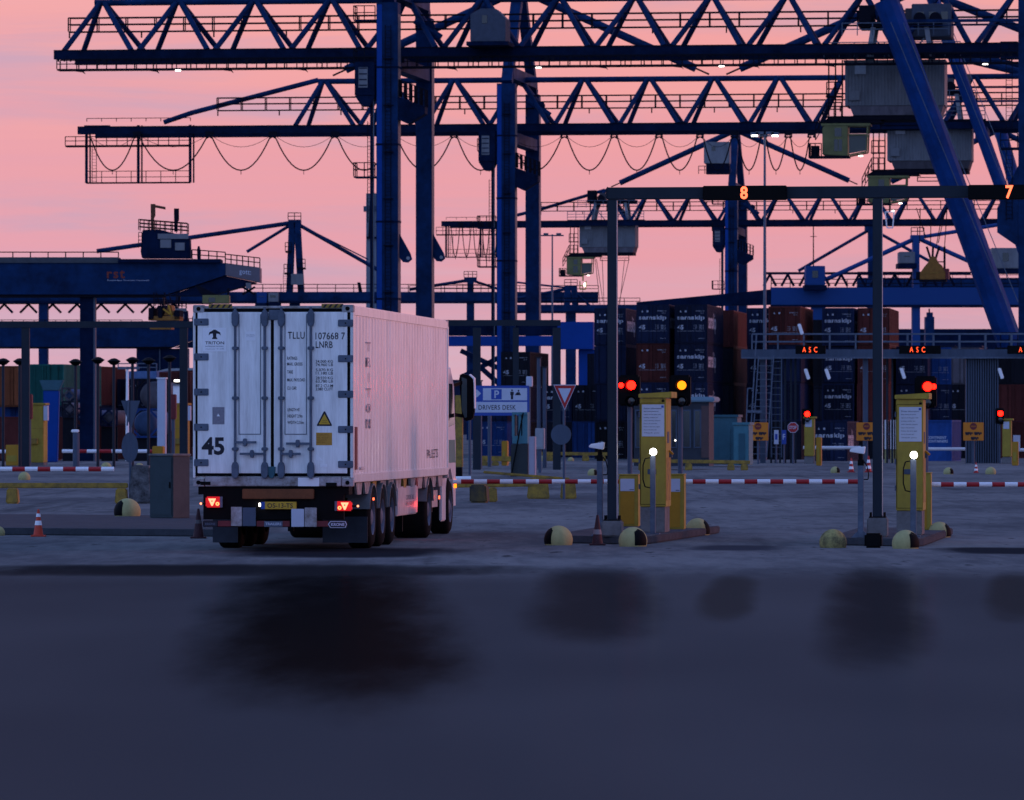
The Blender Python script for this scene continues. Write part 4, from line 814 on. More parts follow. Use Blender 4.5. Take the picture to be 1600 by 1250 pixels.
def cmesh():
    H, Wd, Ln = 2.88, 2.44, 13.5
    b = MB(); b.bx(-Wd/2+.04, Wd/2-.05, .08, Ln-.02, .05, H-.04)
    for x in (-Wd/2, Wd/2-.09): b.bx(x, x+.09, 0, .16, 0, H)
    b.bx(-Wd/2+.09, Wd/2-.09, .0, .12, H-.10, H).bx(-Wd/2+.09, Wd/2-.09, 0, .12, 0, .12)
    b.bx(Wd/2-.09, Wd/2, .16, Ln, H-.09, H).bx(Wd/2-.09, Wd/2, .16, Ln, 0, .14).bx(Wd/2-.09, Wd/2, Ln-.15, Ln, .14, H-.09)
    b.bx(-Wd/2, -Wd/2+.08, .16, Ln, H-.09, H).bx(-Wd/2, -Wd/2+.08, .16, Ln, 0, .14)
    CM['body'] = b.mesh('body')
    b = MB(); n = 46
    pr = []
    for i in range(n):
        y = .2+i*.285; pr += [(Wd/2-.05, y), (Wd/2-.05, y+.10), (Wd/2-.012, y+.14), (Wd/2-.012, y+.24)]
    m = len(pr); b._add([(x,y,.13) for x,y in pr]+[(x,y,H-.08) for x,y in pr], [(i,i+1,m+i+1,m+i) for i in range(m-1)]); CM['side'] = b.mesh('side_panel')
    CM['door'] = MB().bx(-.54,.54,.0,.06,.13,H-.11).bx(-.5,.5,-.015,-.002,.45,.47).bx(-.5,.5,-.015,-.002,H-.55,H-.53).mesh('door')
    CM['rod'] = MB().cyl((0,-.05,.05),(0,-.05,H-.05),.025,5).bx(-.05,.05,-.07,-.002,.15,.35).bx(-.05,.05,-.07,-.002,H-.4,H-.2).mesh('lock_rod')
    def tm(nm, items):
        b = MB()
        for a in items: addtext(b, *a)
        CM[nm] = b.mesh('lettering')
    tm('sam', [('samskip', -1.02,1.02,1.66,2.08,-.03,.035,1.04)]); tm('n45', [('45',-1.02,-.56,1.02,1.36,-.03,.035)])
    tm('small', [('SMKU',.35,.70,2.36,2.44,-.03),('451239 0',.55,1.0,2.36,2.44,-.03),('L5G1',.7,.95,2.2,2.28,-.03)]+[(s_,.2,.45,z,z+.07,-.03) for s_, z in (('MAX',1.3),('TARE',1.17),('NET',1.04))]+[(s_,.6,.95,z,z+.09,-.03) for s_, z in (('34000',1.28),('4800',1.15),('29200',1.02))])
    CM['mark'] = MB().prism([(-.86,2.30),(-.70,2.30),(-.78,2.46)], -.032, -.03).prism([(-.46,2.30),(-.32,2.30),(-.32,2.44),(-.46,2.44)], -.032, -.03).bx(-1.02,1.02,-.024,-.02,.90,.915).bx(.55,.98,-.024,-.02,.35,.37).mesh('door_mark')
    tm('sidelogo', [('samskip',.9,7.2,.75,2.3,Wd/2+.004,.02,1,'+x')])
cmesh()
def put(me, m, par, x=0, name=None):
    o = bpy.data.objects.new(name or me.name.split('.')[0], me); C.objects.link(o); o.parent = par; o.location.x = x
    if not me.materials: me.materials.append(m)
    if me.materials[0] != m: o.material_slots[0].link = 'OBJECT'; o.material_slots[0].material = m
    return o
def container(px, d, z, m, label, prints=('sam','n45','small','mark'), side=True, group='stacked containers', rz=YAW, sidem=None, doors=True):
    t = thing('shipping_container', label, 'container', G(px,d)+Vector((random.uniform(-.06,.06),random.uniform(-.15,.15),z)), rz+random.uniform(-.004,.004), group)
    put(CM['body'], m, t); put(CM['side'], sidem or m, t)
    if doors:
        for x in (-.57,.57): put(CM['door'], m, t, x)
        for x in (-.85,-.28,.28,.85): put(CM['rod'], m, t, x)
    for p in prints:
        q_ = put(CM[p], PRN, t, name='lettering' if p != 'mark' else 'door_mark')
        if p == 'mark': q_['kind'] = 'stuff'
    if side and 'sam' in prints: put(CM['sidelogo'], PRN, t, name='side_lettering')
    return t
LV = ['bottom','second','third','topmost']
def stack(px, d, cols, where, h=2.9, z0=0, sidem=None):
    for i, (m, pr, nm) in enumerate(cols):
        container(px, d, z0+h*i, m, f'{nm} container, {LV[i] if len(cols) == 4 else LV[-len(cols):][i]} of the stack {where}', pr, sidem=sidem)
A_ = ('sam','n45','small','mark'); B_ = ('n45','small','mark'); N_ = ()
stack(954, 437, ((DARK,B_,'dark'),(NAVY,N_,'plain navy'),(NAVY,N_,'plain dark navy'),(NAVY,A_,'navy lettered')), 'behind the tall gantry post')
stack(1020, 423, ((DARK,N_,'dark'),(NAVY,B_,'navy'),(BROWN,B_,'brown red'),(NAVY,A_,'navy lettered')), 'between the red and the amber lamp')
stack(1080, 423, ((NAVY,A_,'navy'),(NAVY,A_,'navy lettered'),(NAVY,A_,'navy lettered'),(NAVY,A_,'navy lettered')), 'above the amber lamp')
stack(1122, 445, ((DARK,B_,'near black'),(DARK,N_,'near black'),(DARK,N_,'near black'),(BROWN,N_,'brown')), 'next right of the amber lamp')
stack(1192, 436, ((DARK,N_,'dark'),(NAVY,B_,'navy'),(NAVY,B_,'navy'),(NAVY,A_,'navy lettered')), 'behind the gantry ladder')
stack(1227, 430, ((DARK,N_,'dark'),(NAVY,N_,'navy'),(NAVY,N_,'navy'),(BROWN,B_,'brown red')), 'left of the left ASC display')
stack(1310, 436, ((DARK,N_,'dark'),(NAVY,A_,'navy lettered'),(NAVY,A_,'navy lettered'),(NAVY,A_,'navy lettered')), 'midway between the two ASC displays')
stack(1365, 436, ((DARK,N_,'dark'),(BROWN,N_,'dull brown'),(BROWN,B_,'dull brown'),(BROWN,B_,'brown red')), 'right behind the second gantry post')
for px, wh in ((940,'left of the tall gantry post'),(988,'behind the red lamp'),(1052,'in the gap left of the amber lamp'),(1150,'right of the amber lamp'),(1172,'left of the gantry ladder'),(1264,'under the left ASC display'),(1338,'just left of the second gantry post'),(1398,'over the roof of the right kiosk'),(1486,'under the middle ASC display'),(1538,'behind the ribbed far column'),(1562,'near the right edge')):
    stack(px, 486, ((DARK,N_,'dark back row'),(DARK,N_,'dark back row'),(DARK,N_,'dark back row'))+(((DARK,N_,'dark back row'),) if px not in (940,1398,1486,1538,1562) else ()), wh)
container(1297, 396, 0, NAVY, 'lone navy lettered container right of the far left kiosk', A_)
stack(1425, 440, ((NAVY,N_,'navy'),(NAVY,A_,'navy'),(NAVY,B_,'navy')), 'behind the top of the right kiosk')
stack(1462, 446, ((DARK,B_,'dark'),(NAVY,B_,'navy'),(CBL,B_,'blue')), 'right of the rightmost big red lamp')
stack(1506, 446, ((DARK,N_,'dark'),(DARK,B_,'dark'),(GRY,N_,'greyish brown')), 'left of the ribbed far column')
stack(1580, 446, ((BROWN,N_,'dark red'),(BROWN,N_,'dark red'),(DARK,N_,'dark')), 'at the right edge')
stack(918, 452, ((CBL,N_,'dark blue'),(DARK,B_,'black')), 'under the bright blue beam')
stack(870, 458, ((DARK,N_,'dark'),(NAVY,A_,'navy')), 'behind the give way sign')
stack(768, 470, ((CBL,B_,'blue'),(NAVY,N_,'navy')), 'behind the drivers desk sign')
stack(806, 474, ((DARK,N_,'dark'),(NAVY,B_,'navy'),(DARK,B_,'dark')), 'above the right end of the drivers desk sign')
bc = container(1458, 380, 0, CBL, 'blue container with white two line lettering behind the right kiosk', (), rz=YAW, doors=False)
q = MB(); addtext(q, 'CONTINENT', -.45, .85, 1.62, 1.80, .065, .02); addtext(q, 'CONTAINERS', -.45, .95, 1.38, 1.56, .065, .02); q.bx(-.98,-.55,.06,.066,.9,1.25); q.build('lettering', SLAV, bc)
MB().lathe([(0,0),(.22,0),(.22,-.01),(0,-.01)], 16, (-.8,.066,1.6), 'y').build('emblem', SLAV, bc)
# low row further right, over the gantry railing
for i, (px, m, w) in enumerate(((1430,CBL,'first'),(1472,NAVY,'second'),(1514,NAVY,'third'))): container(px, 560, 8.7-1.2, m, f'{w} from the left of the far containers just above the middle ASC display', ('n45',), group='far containers above the railing')
for px, m, z, d, lb in ((20,ORC,3.9,400,'rust orange container at the left edge above the posts'),(8,BROWN,.1,395,'dark red container low at the left edge'),(25,CBL,1.0,402,'blue container under the rust orange one at the left edge'),(74,GRN,4.0,398,'green container below the far crane girder at the left'),(72,LGT,1.1,404,'light blue container under the green one'),(118,BROWN,4.1,420,'dull brown container right of the green one'),(118,NAVY,1.2,420,'navy container under the dull brown one'),(190,NAVY,3.2,430,'navy container left of the container with white side print'),(222,NAVY,3.2,428,'navy container with white print behind the triangular sign back'),(272,BROWN,3.8,436,'dark red container left of the lorry, below the pink sky'),(284,BROWN,.9,437,'dark red container low beside the lorry container')):
    container(px, d, z, m, lb, ('small','mark') if m == NAVY else N_, group='containers stacked behind the left lanes')
for px, z, ln, lb in ((112,.3,1,'long dark red container lying crosswise at the left behind the thin boom'),(178,.3,1,'dark red container lying crosswise, left of the triangular sign back')):
    t = container(px+40, 388, z, BROWN, lb, N_, group='containers stacked behind the left lanes', rz=rad(83)); 
# tank containers
def tank(px, d, y0, y1, m, lb, fr=CBL):
    t = thing('tank_container', lb, 'tank', G(px,d), YAW, 'tank containers behind the left lanes'); X, Z = PX(d, px); zc = (Z(y0)+Z(y1))/2; r = (Z(y0)-Z(y1))/2
    MB().lathe([(0,-.25),(r*.5,-.2),(r*.85,-.05),(r,.15),(r,5.8),(0,5.9)], 20, (0,.4,zc), 'y').build('tank_shell', m, t, True)
    b = MB(); w = r*1.12; z0, z1 = zc-r*1.08, zc+r*1.12
    for a, c in (((-w,z0),(-w,z1)),((w,z0),(w,z1)),((-w,z0),(w,z0)),((-w,z1),(w,z1)),((-w,z0+.6),(-w+.6,z0)),((w,z0+.6),(w-.6,z0)),((-w,z1-.6),(-w+.6,z1)),((w,z1-.6),(w-.6,z1))): b.bar((a[0],0,a[1]),(c[0],0,c[1]),.13)
    b.build('end_frame', fr, t)
    MB().bx(-w,w,.2,.4,0,max(.05,z0-.08)).build('support', DARK, t)
tank(226, 372, 642, 681, LGT, 'pale blue round tank end right of the triangular sign back'); tank(133, 376, 640, 664, LGT, 'pale tank end left of the triangular sign back', NAVY); tank(170, 378, 641, 664, GRY, 'grey tank end between the slim posts', NAVY); tank(108, 384, 608, 628, LGT, 'small white tank end high at the left, over a grey one', GRY); tank(109, 380, 629, 650, GRY, 'grey tank end beside the bright blue crane leg', DARK)
tank(238, 384, 596, 640, GRY, 'grey silo tank left of the white column', DARK)
wc = thing('white_column', 'white square column left of the far orange kiosk', 'column', G(253,300), YAW); X, Z = PX(300,253); MB().bx(-.22,.22,-.2,.2,0,Z(592)).build('shaft', SLAV, wc, bevel=.03); MB().bx(-.26,.26,-.24,.24,Z(592)+.005,Z(590)).build('cap', PLAINW, wc)
w2 = thing('white_column', 'slim white column with a lamp behind the far orange kiosk', 'column', G(277,305), YAW); X, Z = PX(305,277); MB().bx(-.2,.2,-.2,.2,0,Z(602)).build('shaft', PLAINW, w2, bevel=.03); MB().bx(-.1,.2,-.4,-.2,Z(596.5),Z(593.5)).build('lamp', SPOT, w2); MB().bx(-.22,.22,-.3,.22,Z(602)+.005,Z(600)).build('cap', GALV, w2)
sh = thing('low_building', 'steel blue roofed low building behind the slim posts at the left', 'building', G(205,450), YAW); X, Z = PX(450,205)
MB().bx(X(152),X(246),0,12,0,Z(592)).build('wall', DARK, sh); MB().bx(X(151),X(247),-.4,12,Z(592)+.01,Z(580)).build('roof', LGT, sh, bevel=.05); MB().rail((X(185),-.2,Z(580)),(X(246),-.2,Z(580)),.6,2,.04).build('roof_rail', GALV, sh)
r2 = thing('low_building', 'building with dark red roof and pale edge left of the lorry', 'building', G(275,470), YAW); X, Z = PX(470,275); MB().bx(X(247),X(300),0,10,0,Z(592)).build('wall', BROWN, r2); MB().prism([(X(244),Z(592)+.01),(X(302),Z(592)+.01),(X(302),Z(579)),(X(247),Z(581))], -.3, 10).build('roof', BROWN, r2); MB().prism([(X(244),Z(580.5)),(X(302),Z(578.5)),(X(302),Z(575)),(X(262),Z(576))], -.35, 10).build('roof_edge', PALE, r2)
# ================================================================ quay cranes
cY, sY = math.cos(rad(7)), math.sin(rad(7))
class Crane:
    def __init__(s, name, label, cat, px, d, group=None):
        s.o = G(px, d); s.t = thing(name, label, cat, s.o, YAW, group)
    def q(s, px, py, v=0):                    # pixel -> local point on the vertical plane v metres behind the near leg
        a = (px-800)/F; o = s.o
        u = (a*(o.y+v*cY)-o.x-v*sY)/(cY+a*sY); t = o.y+v*cY-u*sY
        return Vector((u, v, CH+t*(HZ-py)/F-o.z))
    def bar(s, name, p, q, w, h=None, m=BLUE): return MB().bar(p, q, w, h).build(name, m, s.t)
    def tube(s, name, p, q, r, m=BLUE, n=10): return MB().cyl(p, q, r, n).build(name, m, s.t, True)
def floor(pt, z=0): return Vector((pt.x, pt.y, z))
def catenary(p, q, sag, n=14): return [p.lerp(q, i/n)-Vector((0,0,sag*(1-(2*i/n-1)**2))) for i in range(n+1)]
def quay_crane(label, d, leg, far, ytop, ybot, tops, bots, xr, apex, rapex, rleg, kw):
    c = Crane('quay_crane', label, 'crane', leg, d, 'blue quay cranes'); t = c.t
    zt, zb = c.q(leg, ytop, 10).z, c.q(leg, ybot, 6).z
    V = 20.0
    ul, ur = c.q(kw['xl'],0,6).x, c.q(xr,0,6).x
    # legs: near one carries ladders and boxes, far one plain
    lw, fw = 1.9, 1.45
    fx = c.q(far, 500, V).x; az_ = c.q(apex[0], apex[1], 10)
    c.bar('leg', (0,0,0), (0,0,zt-1), lw, 1.8); MB().bx(lw/2+.002, lw/2+.03, -.8, .8, 1, zt-2).build('lit_leg_side', mat('lit_side_grey',(.11,.11,.13),.5,dirt=.4), t); MB().bx(fx+fw/2+.002, fx+fw/2+.03, V-.8, V+.8, 1, zt-2).build('lit_leg_side', mat('lit_side_grey',()), t)  # pink-lit right faces of the legs, put in as paler grey skins
    MB().bx(-lw/2+.05,-lw/2+.5,-.93,-.902,1,zt-1.2).build('leg_panel', mat('bright_crane_blue',(.004,.05,.28),.5,dirt=.4,scale=.4,spec=.1,dcol=(.002,.03,.15)), t); ladder(t, .1, -1.02, 3, zt-3, .5, STEEL)
    for z in [6+i*4.1 for i in range(8)]: MB().bx(-.3,.55,-1.3,-.94,z,z+.06).build('ladder_hoop', STEEL, t)
    c.bar('leg', (fx,V,0), (fx,V,zt-1), fw, 1.8)
    for k in range(1,6): MB().bx(-lw/2-.05,lw/2+.05,-.95,.95,zt*k/6,zt*k/6+.18).build('leg_flange', DBLUE, t)
    c.bar('pylon', (0,0,zt-1), (az_.x,9,az_.z), 1.1, 1.1); c.bar('pylon', (fx,V,zt-1), (az_.x,11,az_.z), 1.0, 1.0)
    for z in (zb-1.2, zt+.2): c.bar('cross_beam', (0,.9,z), (fx,V-.9,z), 1.2, 1.2)
    for x, v, w in ((0,0,lw),(fx,V,fw)):      # ear plates with an eye
        if kw.get('ears'):
            z0 = c.q(leg, 375, v).z
            MB().prism([(x+w/2,z0+.6),(x+w/2+1.0,z0-1.2),(x+w/2+1.15,z0-1.7),(x+w/2+.8,z0-2.0),(x+w/2+.35,z0-1.95),(x+w/2,z0-1.5)], v-.12, v+.12).build('lug_plate', BLUE, t)
            MB().lathe([(0,0),(.16,0),(.16,.01),(0,.01)], 10, (x+w/2+.8,v-.135,z0-1.6), 'y').build('lug_eye', PALE, t)
    # triangular boom: two rails below, one tube above
    for v, m in ((6,DBLUE),(14,DBLUE)):
        MB().bx(ul if v == 6 else ul+.3, ur, v-.35, v+.35, zb-.38, zb+.38).build('rail_girder', m, t)
        MB().bx(ul if v == 6 else ul+.3, ur, v-.42, v+.42, zb+.381, zb+.44).build('rail_flange', STEEL, t)
    tl = c.q(kw['xt'],0,10).x
    c.tube('top_chord', (tl,10,zt), (ur,10,zt), .30)
    T_ = [c.q(p,0,10).x for p in tops]; B_ = [c.q(p,0,6).x for p in bots]
    for tx_ in T_:
        for side in (-1, 1):
            cand = [b for b in B_ if (b-tx_)*side > 0]
            if not cand: continue
            bx_ = min(cand, key=lambda b: abs(b-tx_))
            if abs(bx_-tx_) > 7: continue
            for v in (6,14): c.tube('brace', (tx_+.25*side, 10+(v-10)*.05, zt-.1), (bx_-.35*side, v, zb+.38), .25)
    if kw.get('taper'):
        p = [c.q(a,b,10) for a,b in kw['taper']]
        for a, b in zip(p, p[1:]): c.tube('end_chord', a, b, .27)
    # walkways
    y1 = kw['walk']; z1 = c.q(leg, y1[1], 9).z; h = c.q(leg, y1[0], 9).z-z1; wl = c.q(y1[2],0,9).x
    MB().bx(wl, ur, 8.6, 9.5, z1-.1, z1).build('walkway', STEEL, t); MB().rail((wl,8.6,z1),(ur,8.6,z1),h,2.6,.055).build('walkway_railing', STEEL, t); MB().rail((wl,9.5,z1),(ur,9.5,z1),h,2.6,.045).build('walkway_railing', STEEL, t)
    for u in [wl+i*6.6 for i in range(int((ur-wl)/6.6))]: c.bar('walkway_hanger', (u,9.1,z1-.1), (u,9.1,z1-.6), .12, m=STEEL)
    if kw.get('low'):
        y2 = kw['low']; z2 = c.q(leg, y2[1], 4).z; h2 = c.q(leg, y2[0], 4).z-z2; wl = c.q(y2[2],0,4).x
        MB().bx(wl, ur, 3.6, 5.2, z2-.14, z2).build('walkway', STEEL, t)
        MB().rail((wl,3.6,z2),(ur,3.6,z2),h2,.9,.04).build('walkway_railing', STEEL, t); MB().rail((wl,5.1,z2),(ur,5.1,z2),h2,1.7,.05,0).build('walkway_railing', STEEL, t)
        fr = MB(); 
        for i in range(int((ur-wl)/.55)): fr.bx(wl+i*.55, wl+i*.55+.12, 3.9, 4.1, z2+h2-.18, z2+h2+.05)
        f_ = fr.build('festoon_hooks', STEEL, t); tag(f_, kind='stuff')
        for i in range(int((ur-wl)/6.7)):
            u = wl+1+i*6.7; MB().prism([(u,z2-.14),(u+1.3,z2-.14),(u+1.5,z2-.45),(u+1.3,z2-.3)], 3.7, 4.2).build('walkway_bracket', STEEL, t); MB().bx(u+2.6,u+2.9,3.4,3.6,z2+.3,z2+.75).bx(u+3.2,u+3.5,3.4,3.6,z2+.3,z2+.75).build('lamp_box', STEEL, t)['kind'] = 'stuff'
        for p in kw['lamps']: u = c.q(p,0,4).x; MB().bx(u-.22,u+.22,3.5,3.9,z2-.25,z2-.17).build('lamp', SPOT, t)
    # stays
    for (ax_, ay), pts in ((apex, kw['stays']), (rapex, kw.get('rstays', ()))):
        a = c.q(ax_, ay, 10)
        for px, py in pts:
            b = c.q(px, py, 10); e = a.lerp(b, .93); c.tube('stay', a, e, .44); c.tube('stay_rod', e, b, .10, m=STEEL)
    # right leaning legs, seen from the near and the far frame
    ra = c.q(rapex[0], rapex[1], 10); g_ = c.q(rleg[2], 690, 0)
    for v in (0, 9):
        top = Vector((c.q(rleg[0], rleg[1], 0).x, v, c.q(rleg[0], rleg[1], 0).z)); bot = Vector((g_.x, v, 0))
        c.tube('leaning_leg', bot, top, kw.get('lr',.95)*(1 if v == 0 else .85), mat('lit_leg_blue',(.003,.042,.19),.55,dirt=.8,scale=.4,spec=.08,dcol=(.0015,.018,.08))); c.tube('leaning_pylon', top, (ra.x, 9 if v == 0 else 11, ra.z), .55)  # same crane paint, with the leaning leg's stronger light mixed into the blue
        if v == 0:
            for off in (.75,): c.bar('highlight_line', bot+Vector((off+.75,-.7,3)), top+Vector((off+.75,-.7,-2)), .07, m=GALV); c.bar('highlight_line', bot+Vector((.45,-1.05,3)), top+Vector((.45,-1.05,-2)), .06, m=GALV)  # pale bars drawn as highlights running along the leaning leg
    z3 = zb-1.0
    for z in (z3,): 
        xa = bot.x+(top.x-bot.x)*z/top.z; c.bar('cross_beam', (xa,.9,z), (xa,8.2,z), 1.2)
    # ladders, platforms and boxes on the near leg
    for z0, z1_ in kw.get('ladders', ((zt*.50, zt*.72),(zt*.74, zb-1.4))): ladder(t, -lw/2-.6, -.2, z0, z1_, .55, STEEL)
    for z in kw.get('plats', (zb-1.4, zt*.60, zt-2.5)):
        MB().bx(-lw/2-2.0, -lw/2-.01, -1, 1, z-.12, z).build('platform', DBLUE, t); MB().rail((-lw/2-2,-1,z),(-lw/2-.1,-1,z),1.2,.9,.04).rail((-lw/2-2,-1,z),(-lw/2-2,1,z),1.2,.9,.04).build('platform_railing', STEEL, t)
    if kw.get('lift'):
        za, zbx = kw['lift']; za, zbx = c.q(leg, za, 0).z, c.q(leg, zbx, 0).z
        lb_ = MB().bx(-lw/2-1.9, -lw/2-.12, -1.1, .9, zbx, za).build('lift_cabin', DBLUE, t, bevel=.06)
        MB().bx(-lw/2-1.55, -lw/2-.75, -1.14, -1.105, zbx+.7, za-.5).build('cabin_window', HOUSE, lb_)
        for i in range(4): MB().bx(-lw/2-1.5, -lw/2-.8, -1.17, -1.145, zbx+.85+i*.5, zbx+.95+i*.5).build('louvre', DBLUE, lb_)
        MB().prism([(-lw/2-1.9,zbx-.01),(-lw/2-.12,zbx-.01),(-lw/2-.5,zbx-.9),(-lw/2-1.3,zbx-.9)], -1, .8).build('cabin_base', DBLUE, lb_)
        c.bar('lift_rail', (-lw/2-.28,-.6,2), (-lw/2-.28,-.6,zbx), .10, m=GALV); MB().bx(-lw/2-.62,-lw/2-.42,-.5,.5,2,zbx).build('lift_rail', DBLUE, t)
    pz = c.q(leg, kw['plat2'], 0).z               # bulky bracket with railed landing between the legs
    MB().prism([(lw/2+.03,pz),(lw/2+2.4,pz-.9),(lw/2+2.4,pz-1.5),(lw/2+.9,pz-2.4),(lw/2+.03,pz-2.0)], -.9, .9).build('landing_bracket', DBLUE, t)
    r_ = MB()
    for i in range(4): r_.rail((lw/2+.1,-.9+.6*i,pz+.02),(lw/2+2.4,-.9+.6*i,pz-.88),1.5,.5,.04,2)
    r_.build('landing_railing', STEEL, t)
    sv = MB().lathe([(0,-.25),(.5,-.25),(.5,.25),(0,.25)], 14, (lw/2+1.6,8,zb+2.4), 'y').build('sheave', DBLUE, t); c.tube('counter_tube', (lw/2+.3,8,zb+3.0), (lw/2+2.6,8,zb+1.4), .34)
    return c
R = range
c1 = quay_crane('nearest blue quay crane, its boom crossing the very top of the photo', 500, 607, 664, 0, 82,
    [160+119*i for i in R(13)], [94]+[211+119*i for i in R(13)], 1760, (635,-160), (1372,-160), (1385,0,1640),
    dict(xl=85, xt=148, walk=(24,45,108), low=(89,104,90), lamps=(279,842,1128,1540), stays=((330,2),(1000,0)), rstays=((1010,0),(1700,0)), ears=True, lr=1.08, lift=(97,150), plat2=152))
c2 = quay_crane('middle blue quay crane, with hanging cable loops along its boom', 590, 792, 833, 125, 200,
    [507+101.5*i for i in R(12)], [456+101.5*i for i in R(13)], 1760, (812,-17), (1436,-17), (1452,-17,1712),
    dict(xl=122, xt=497, walk=(150,169,340), stays=((520,118),(1108,116)), rstays=((1135,116),(1760,110)), taper=((497,125),(300,176),(256,191)), lr=.62, lift=(205,253), plat2=262, plats=(23,19,31)))
c3 = quay_crane('farthest blue quay crane, its boom just under the lane display beam', 880, 1143, 1160, 297, 348,
    [947+68.6*i for i in R(12)], [913+68.6*i for i in R(13)], 1680, (1150,203), (1560,203), (1563,203,1690),
    dict(xl=690, xt=945, walk=(315,328,845), stays=((955,292),(1340,288)), rstays=((1380,290),(1740,290)), taper=((945,297),(845,327),(792,340)), lift=(355,385), plat2=390))
# boom end frames with hanging festoon loops
def end_frame(c, x0, x1, xm, ytop, yfl, ybot, tx0):
    t = c.t; a, b = c.q(x0,ytop,6), c.q(x1,ytop,6); z0, zf, zt = c.q(x0,ybot,6).z, c.q(x0,yfl,6).z, a.z; m_ = c.q(xm,ybot,6).x
    for u in (a.x, m_, b.x): MB().bx(u-.14,u+.14,5.9,6.1,z0,zt-.4).build('frame_post', DBLUE, t); MB().bx(u+.2,u+.36,6.5,6.6,z0,zt-.4).build('frame_post', DBLUE, t)
    e = c.q(tx0,yfl,6).x
    MB().bx(e,b.x,5.6,6.8,zf-.18,zf).build('walkway', STEEL, t); MB().rail((e,5.6,zf),(b.x,5.6,zf),zt-zf-1.6 if zt-zf > 2.4 else 1.1,1.1,.04).build('walkway_railing', STEEL, t)
    MB().bx(a.x,b.x,5.8,6.2,z0-.08,z0+.08).build('frame_beam', STEEL, t); MB().rail((a.x,6.2,z0),(b.x,6.2,z0),1.25,1.6,.035).build('walkway_railing', STEEL, t)
    MB().bx(a.x-.2,a.x+2.5,5.7,6.3,zt-1.0,zt-.4).build('end_box', DBLUE, t); ladder(t, a.x+.9, 5.7, z0, zf, .45, STEEL)
    MB().rail((a.x,6.2,zt),(b.x,6.2,zt),.35,1.5,.035,0).build('walkway_railing', STEEL, t)
end_frame(c2, 135, 297, 216, 190, 227, 286, 103); end_frame(c3, 697, 776, 751, 343, 366, 402, 682)
def festoon(c, xs, y0, ysag, r=.075, faint=.36):
    for i, (a, b) in enumerate(zip(xs, xs[1:])):
        p, q = c.q(a,y0,5), c.q(b,y0,5); sag = (c.q(a,y0,5).z-c.q(a,ysag,5).z)
        L_ = abs(q.x-p.x); ln = 9.2
        sg = min(sag*1.2, sag)
        w = min(.35, L_*.1); d_ = Vector((w,0,-.5))
        pts = [p+Vector((0,0,-.3))]+catenary(p+d_, q+Vector((-w,0,-.5)), sg-.5, 14)+[q+Vector((0,0,-.3))]
        MB().path(pts, r, 5).build('festoon_cable', STEEL, c.t, True); MB().path(catenary(p, q, sg*faint, 10), .025, 4).build('slack_rope', STEEL, c.t)
        MB().bx(q.x-.4,q.x+.4,4.8,5.2,q.z-.15,q.z+.25).lathe([(0,0),(.14,0),(.14,.06),(0,.06)],8,(q.x-.3,4.7,q.z-.3),'y').lathe([(0,0),(.14,0),(.14,.06),(0,.06)],8,(q.x+.3,4.7,q.z-.3),'y').build('cable_trolley', STEEL, c.t)
        mid = catenary(p+d_, q+Vector((-w,0,-.5)), sg-.5, 2)[1]; MB().bx(mid.x-.03,mid.x+.03,4.97,5.03,mid.z-.45,mid.z).build('cable_tag', STEEL, c.t)
festoon(c2, [137,214,327,426,523,616,710,792,882,960,1030,1094,1148,1193,1232,1268], 209, 266)
festoon(c3, [703,720,738,752,766,778], 350, 401, .07)
# portal beams low on the cranes, bright blue
for c, a, b, y0, y1, v in ((c2,872,928,503,546,0),(c2,690,871,525,541,0),(c2,905,935,546,640,1.2)):
    p, q = c.q(a,y1,v), c.q(b,y0,v); MB().bx(p.x,q.x,v-.8,v+.6,p.z,q.z).build('portal_beam' if v == 0 else 'portal_post', mat('bright_crane_blue',(.004,.05,.28),.5,dirt=.4,scale=.4,spec=.1,dcol=(.002,.03,.15)), c.t, bevel=.05)
p, q = c2.q(690,524.6,.3), c2.q(871,502,.3); MB().bx(p.x,q.x,-.4,.8,p.z,q.z).build('portal_panel', DBLUE, c2.t, bevel=.05)
for i, (a, b) in enumerate((((720,548),(800,585)),((800,548),(720,590)),((735,560),(780,600)))): c2.bar('portal_brace', c2.q(*a,3), c2.q(*b,3), .5)
# machinery cabin on the first crane, cabin on the third one's mast
p, q = c1.q(737,66,3), c1.q(792,14,3); zc_ = c1.q(740,82,6).z
mc = MB().prism([(p.x,p.z),(q.x,p.z),(q.x,q.z-.9),(q.x-.9,q.z),(p.x+.9,q.z),(p.x,q.z-.5)], 2, 5.4).build('machine_cabin', mat('cabin_blue_grey',(.045,.06,.10),.6,dirt=.5), c1.t, bevel=.05)
MB().bx(p.x+1.05,p.x+1.5,1.95,1.995,q.z-1.3,q.z-.6).build('cabin_window', GLASS, mc); MB().bx(p.x-.3,q.x+.3,1.6,5.6,p.z-.35,p.z-.01).build('cabin_floor', DBLUE, mc)
p, q = c3.q(1101,256,-2), c3.q(1141,222,-2); m3 = MB().bx(p.x,q.x,-3.4,-.6,p.z,q.z).build('machine_cabin', HOUSE, c3.t, bevel=.06); MB().bx(p.x+1.2,p.x+1.8,-3.44,-3.405,q.z-1.4,q.z-.7).build('cabin_window', GLASS, m3); MB().bx(p.x+.3,q.x-.1,-3,-.6,p.z-1.6,p.z-.01).build('cabin_base', DBLUE, c3.t); MB().rail((p.x-.8,-3.5,p.z-1.6),(q.x,-3.5,p.z-1.6),1.2,.9,.05).build('platform_railing', STEEL, c3.t); c3.bar('cabin_support', (q.x,-.7,p.z-1), (0,-.7,p.z-1), .5)
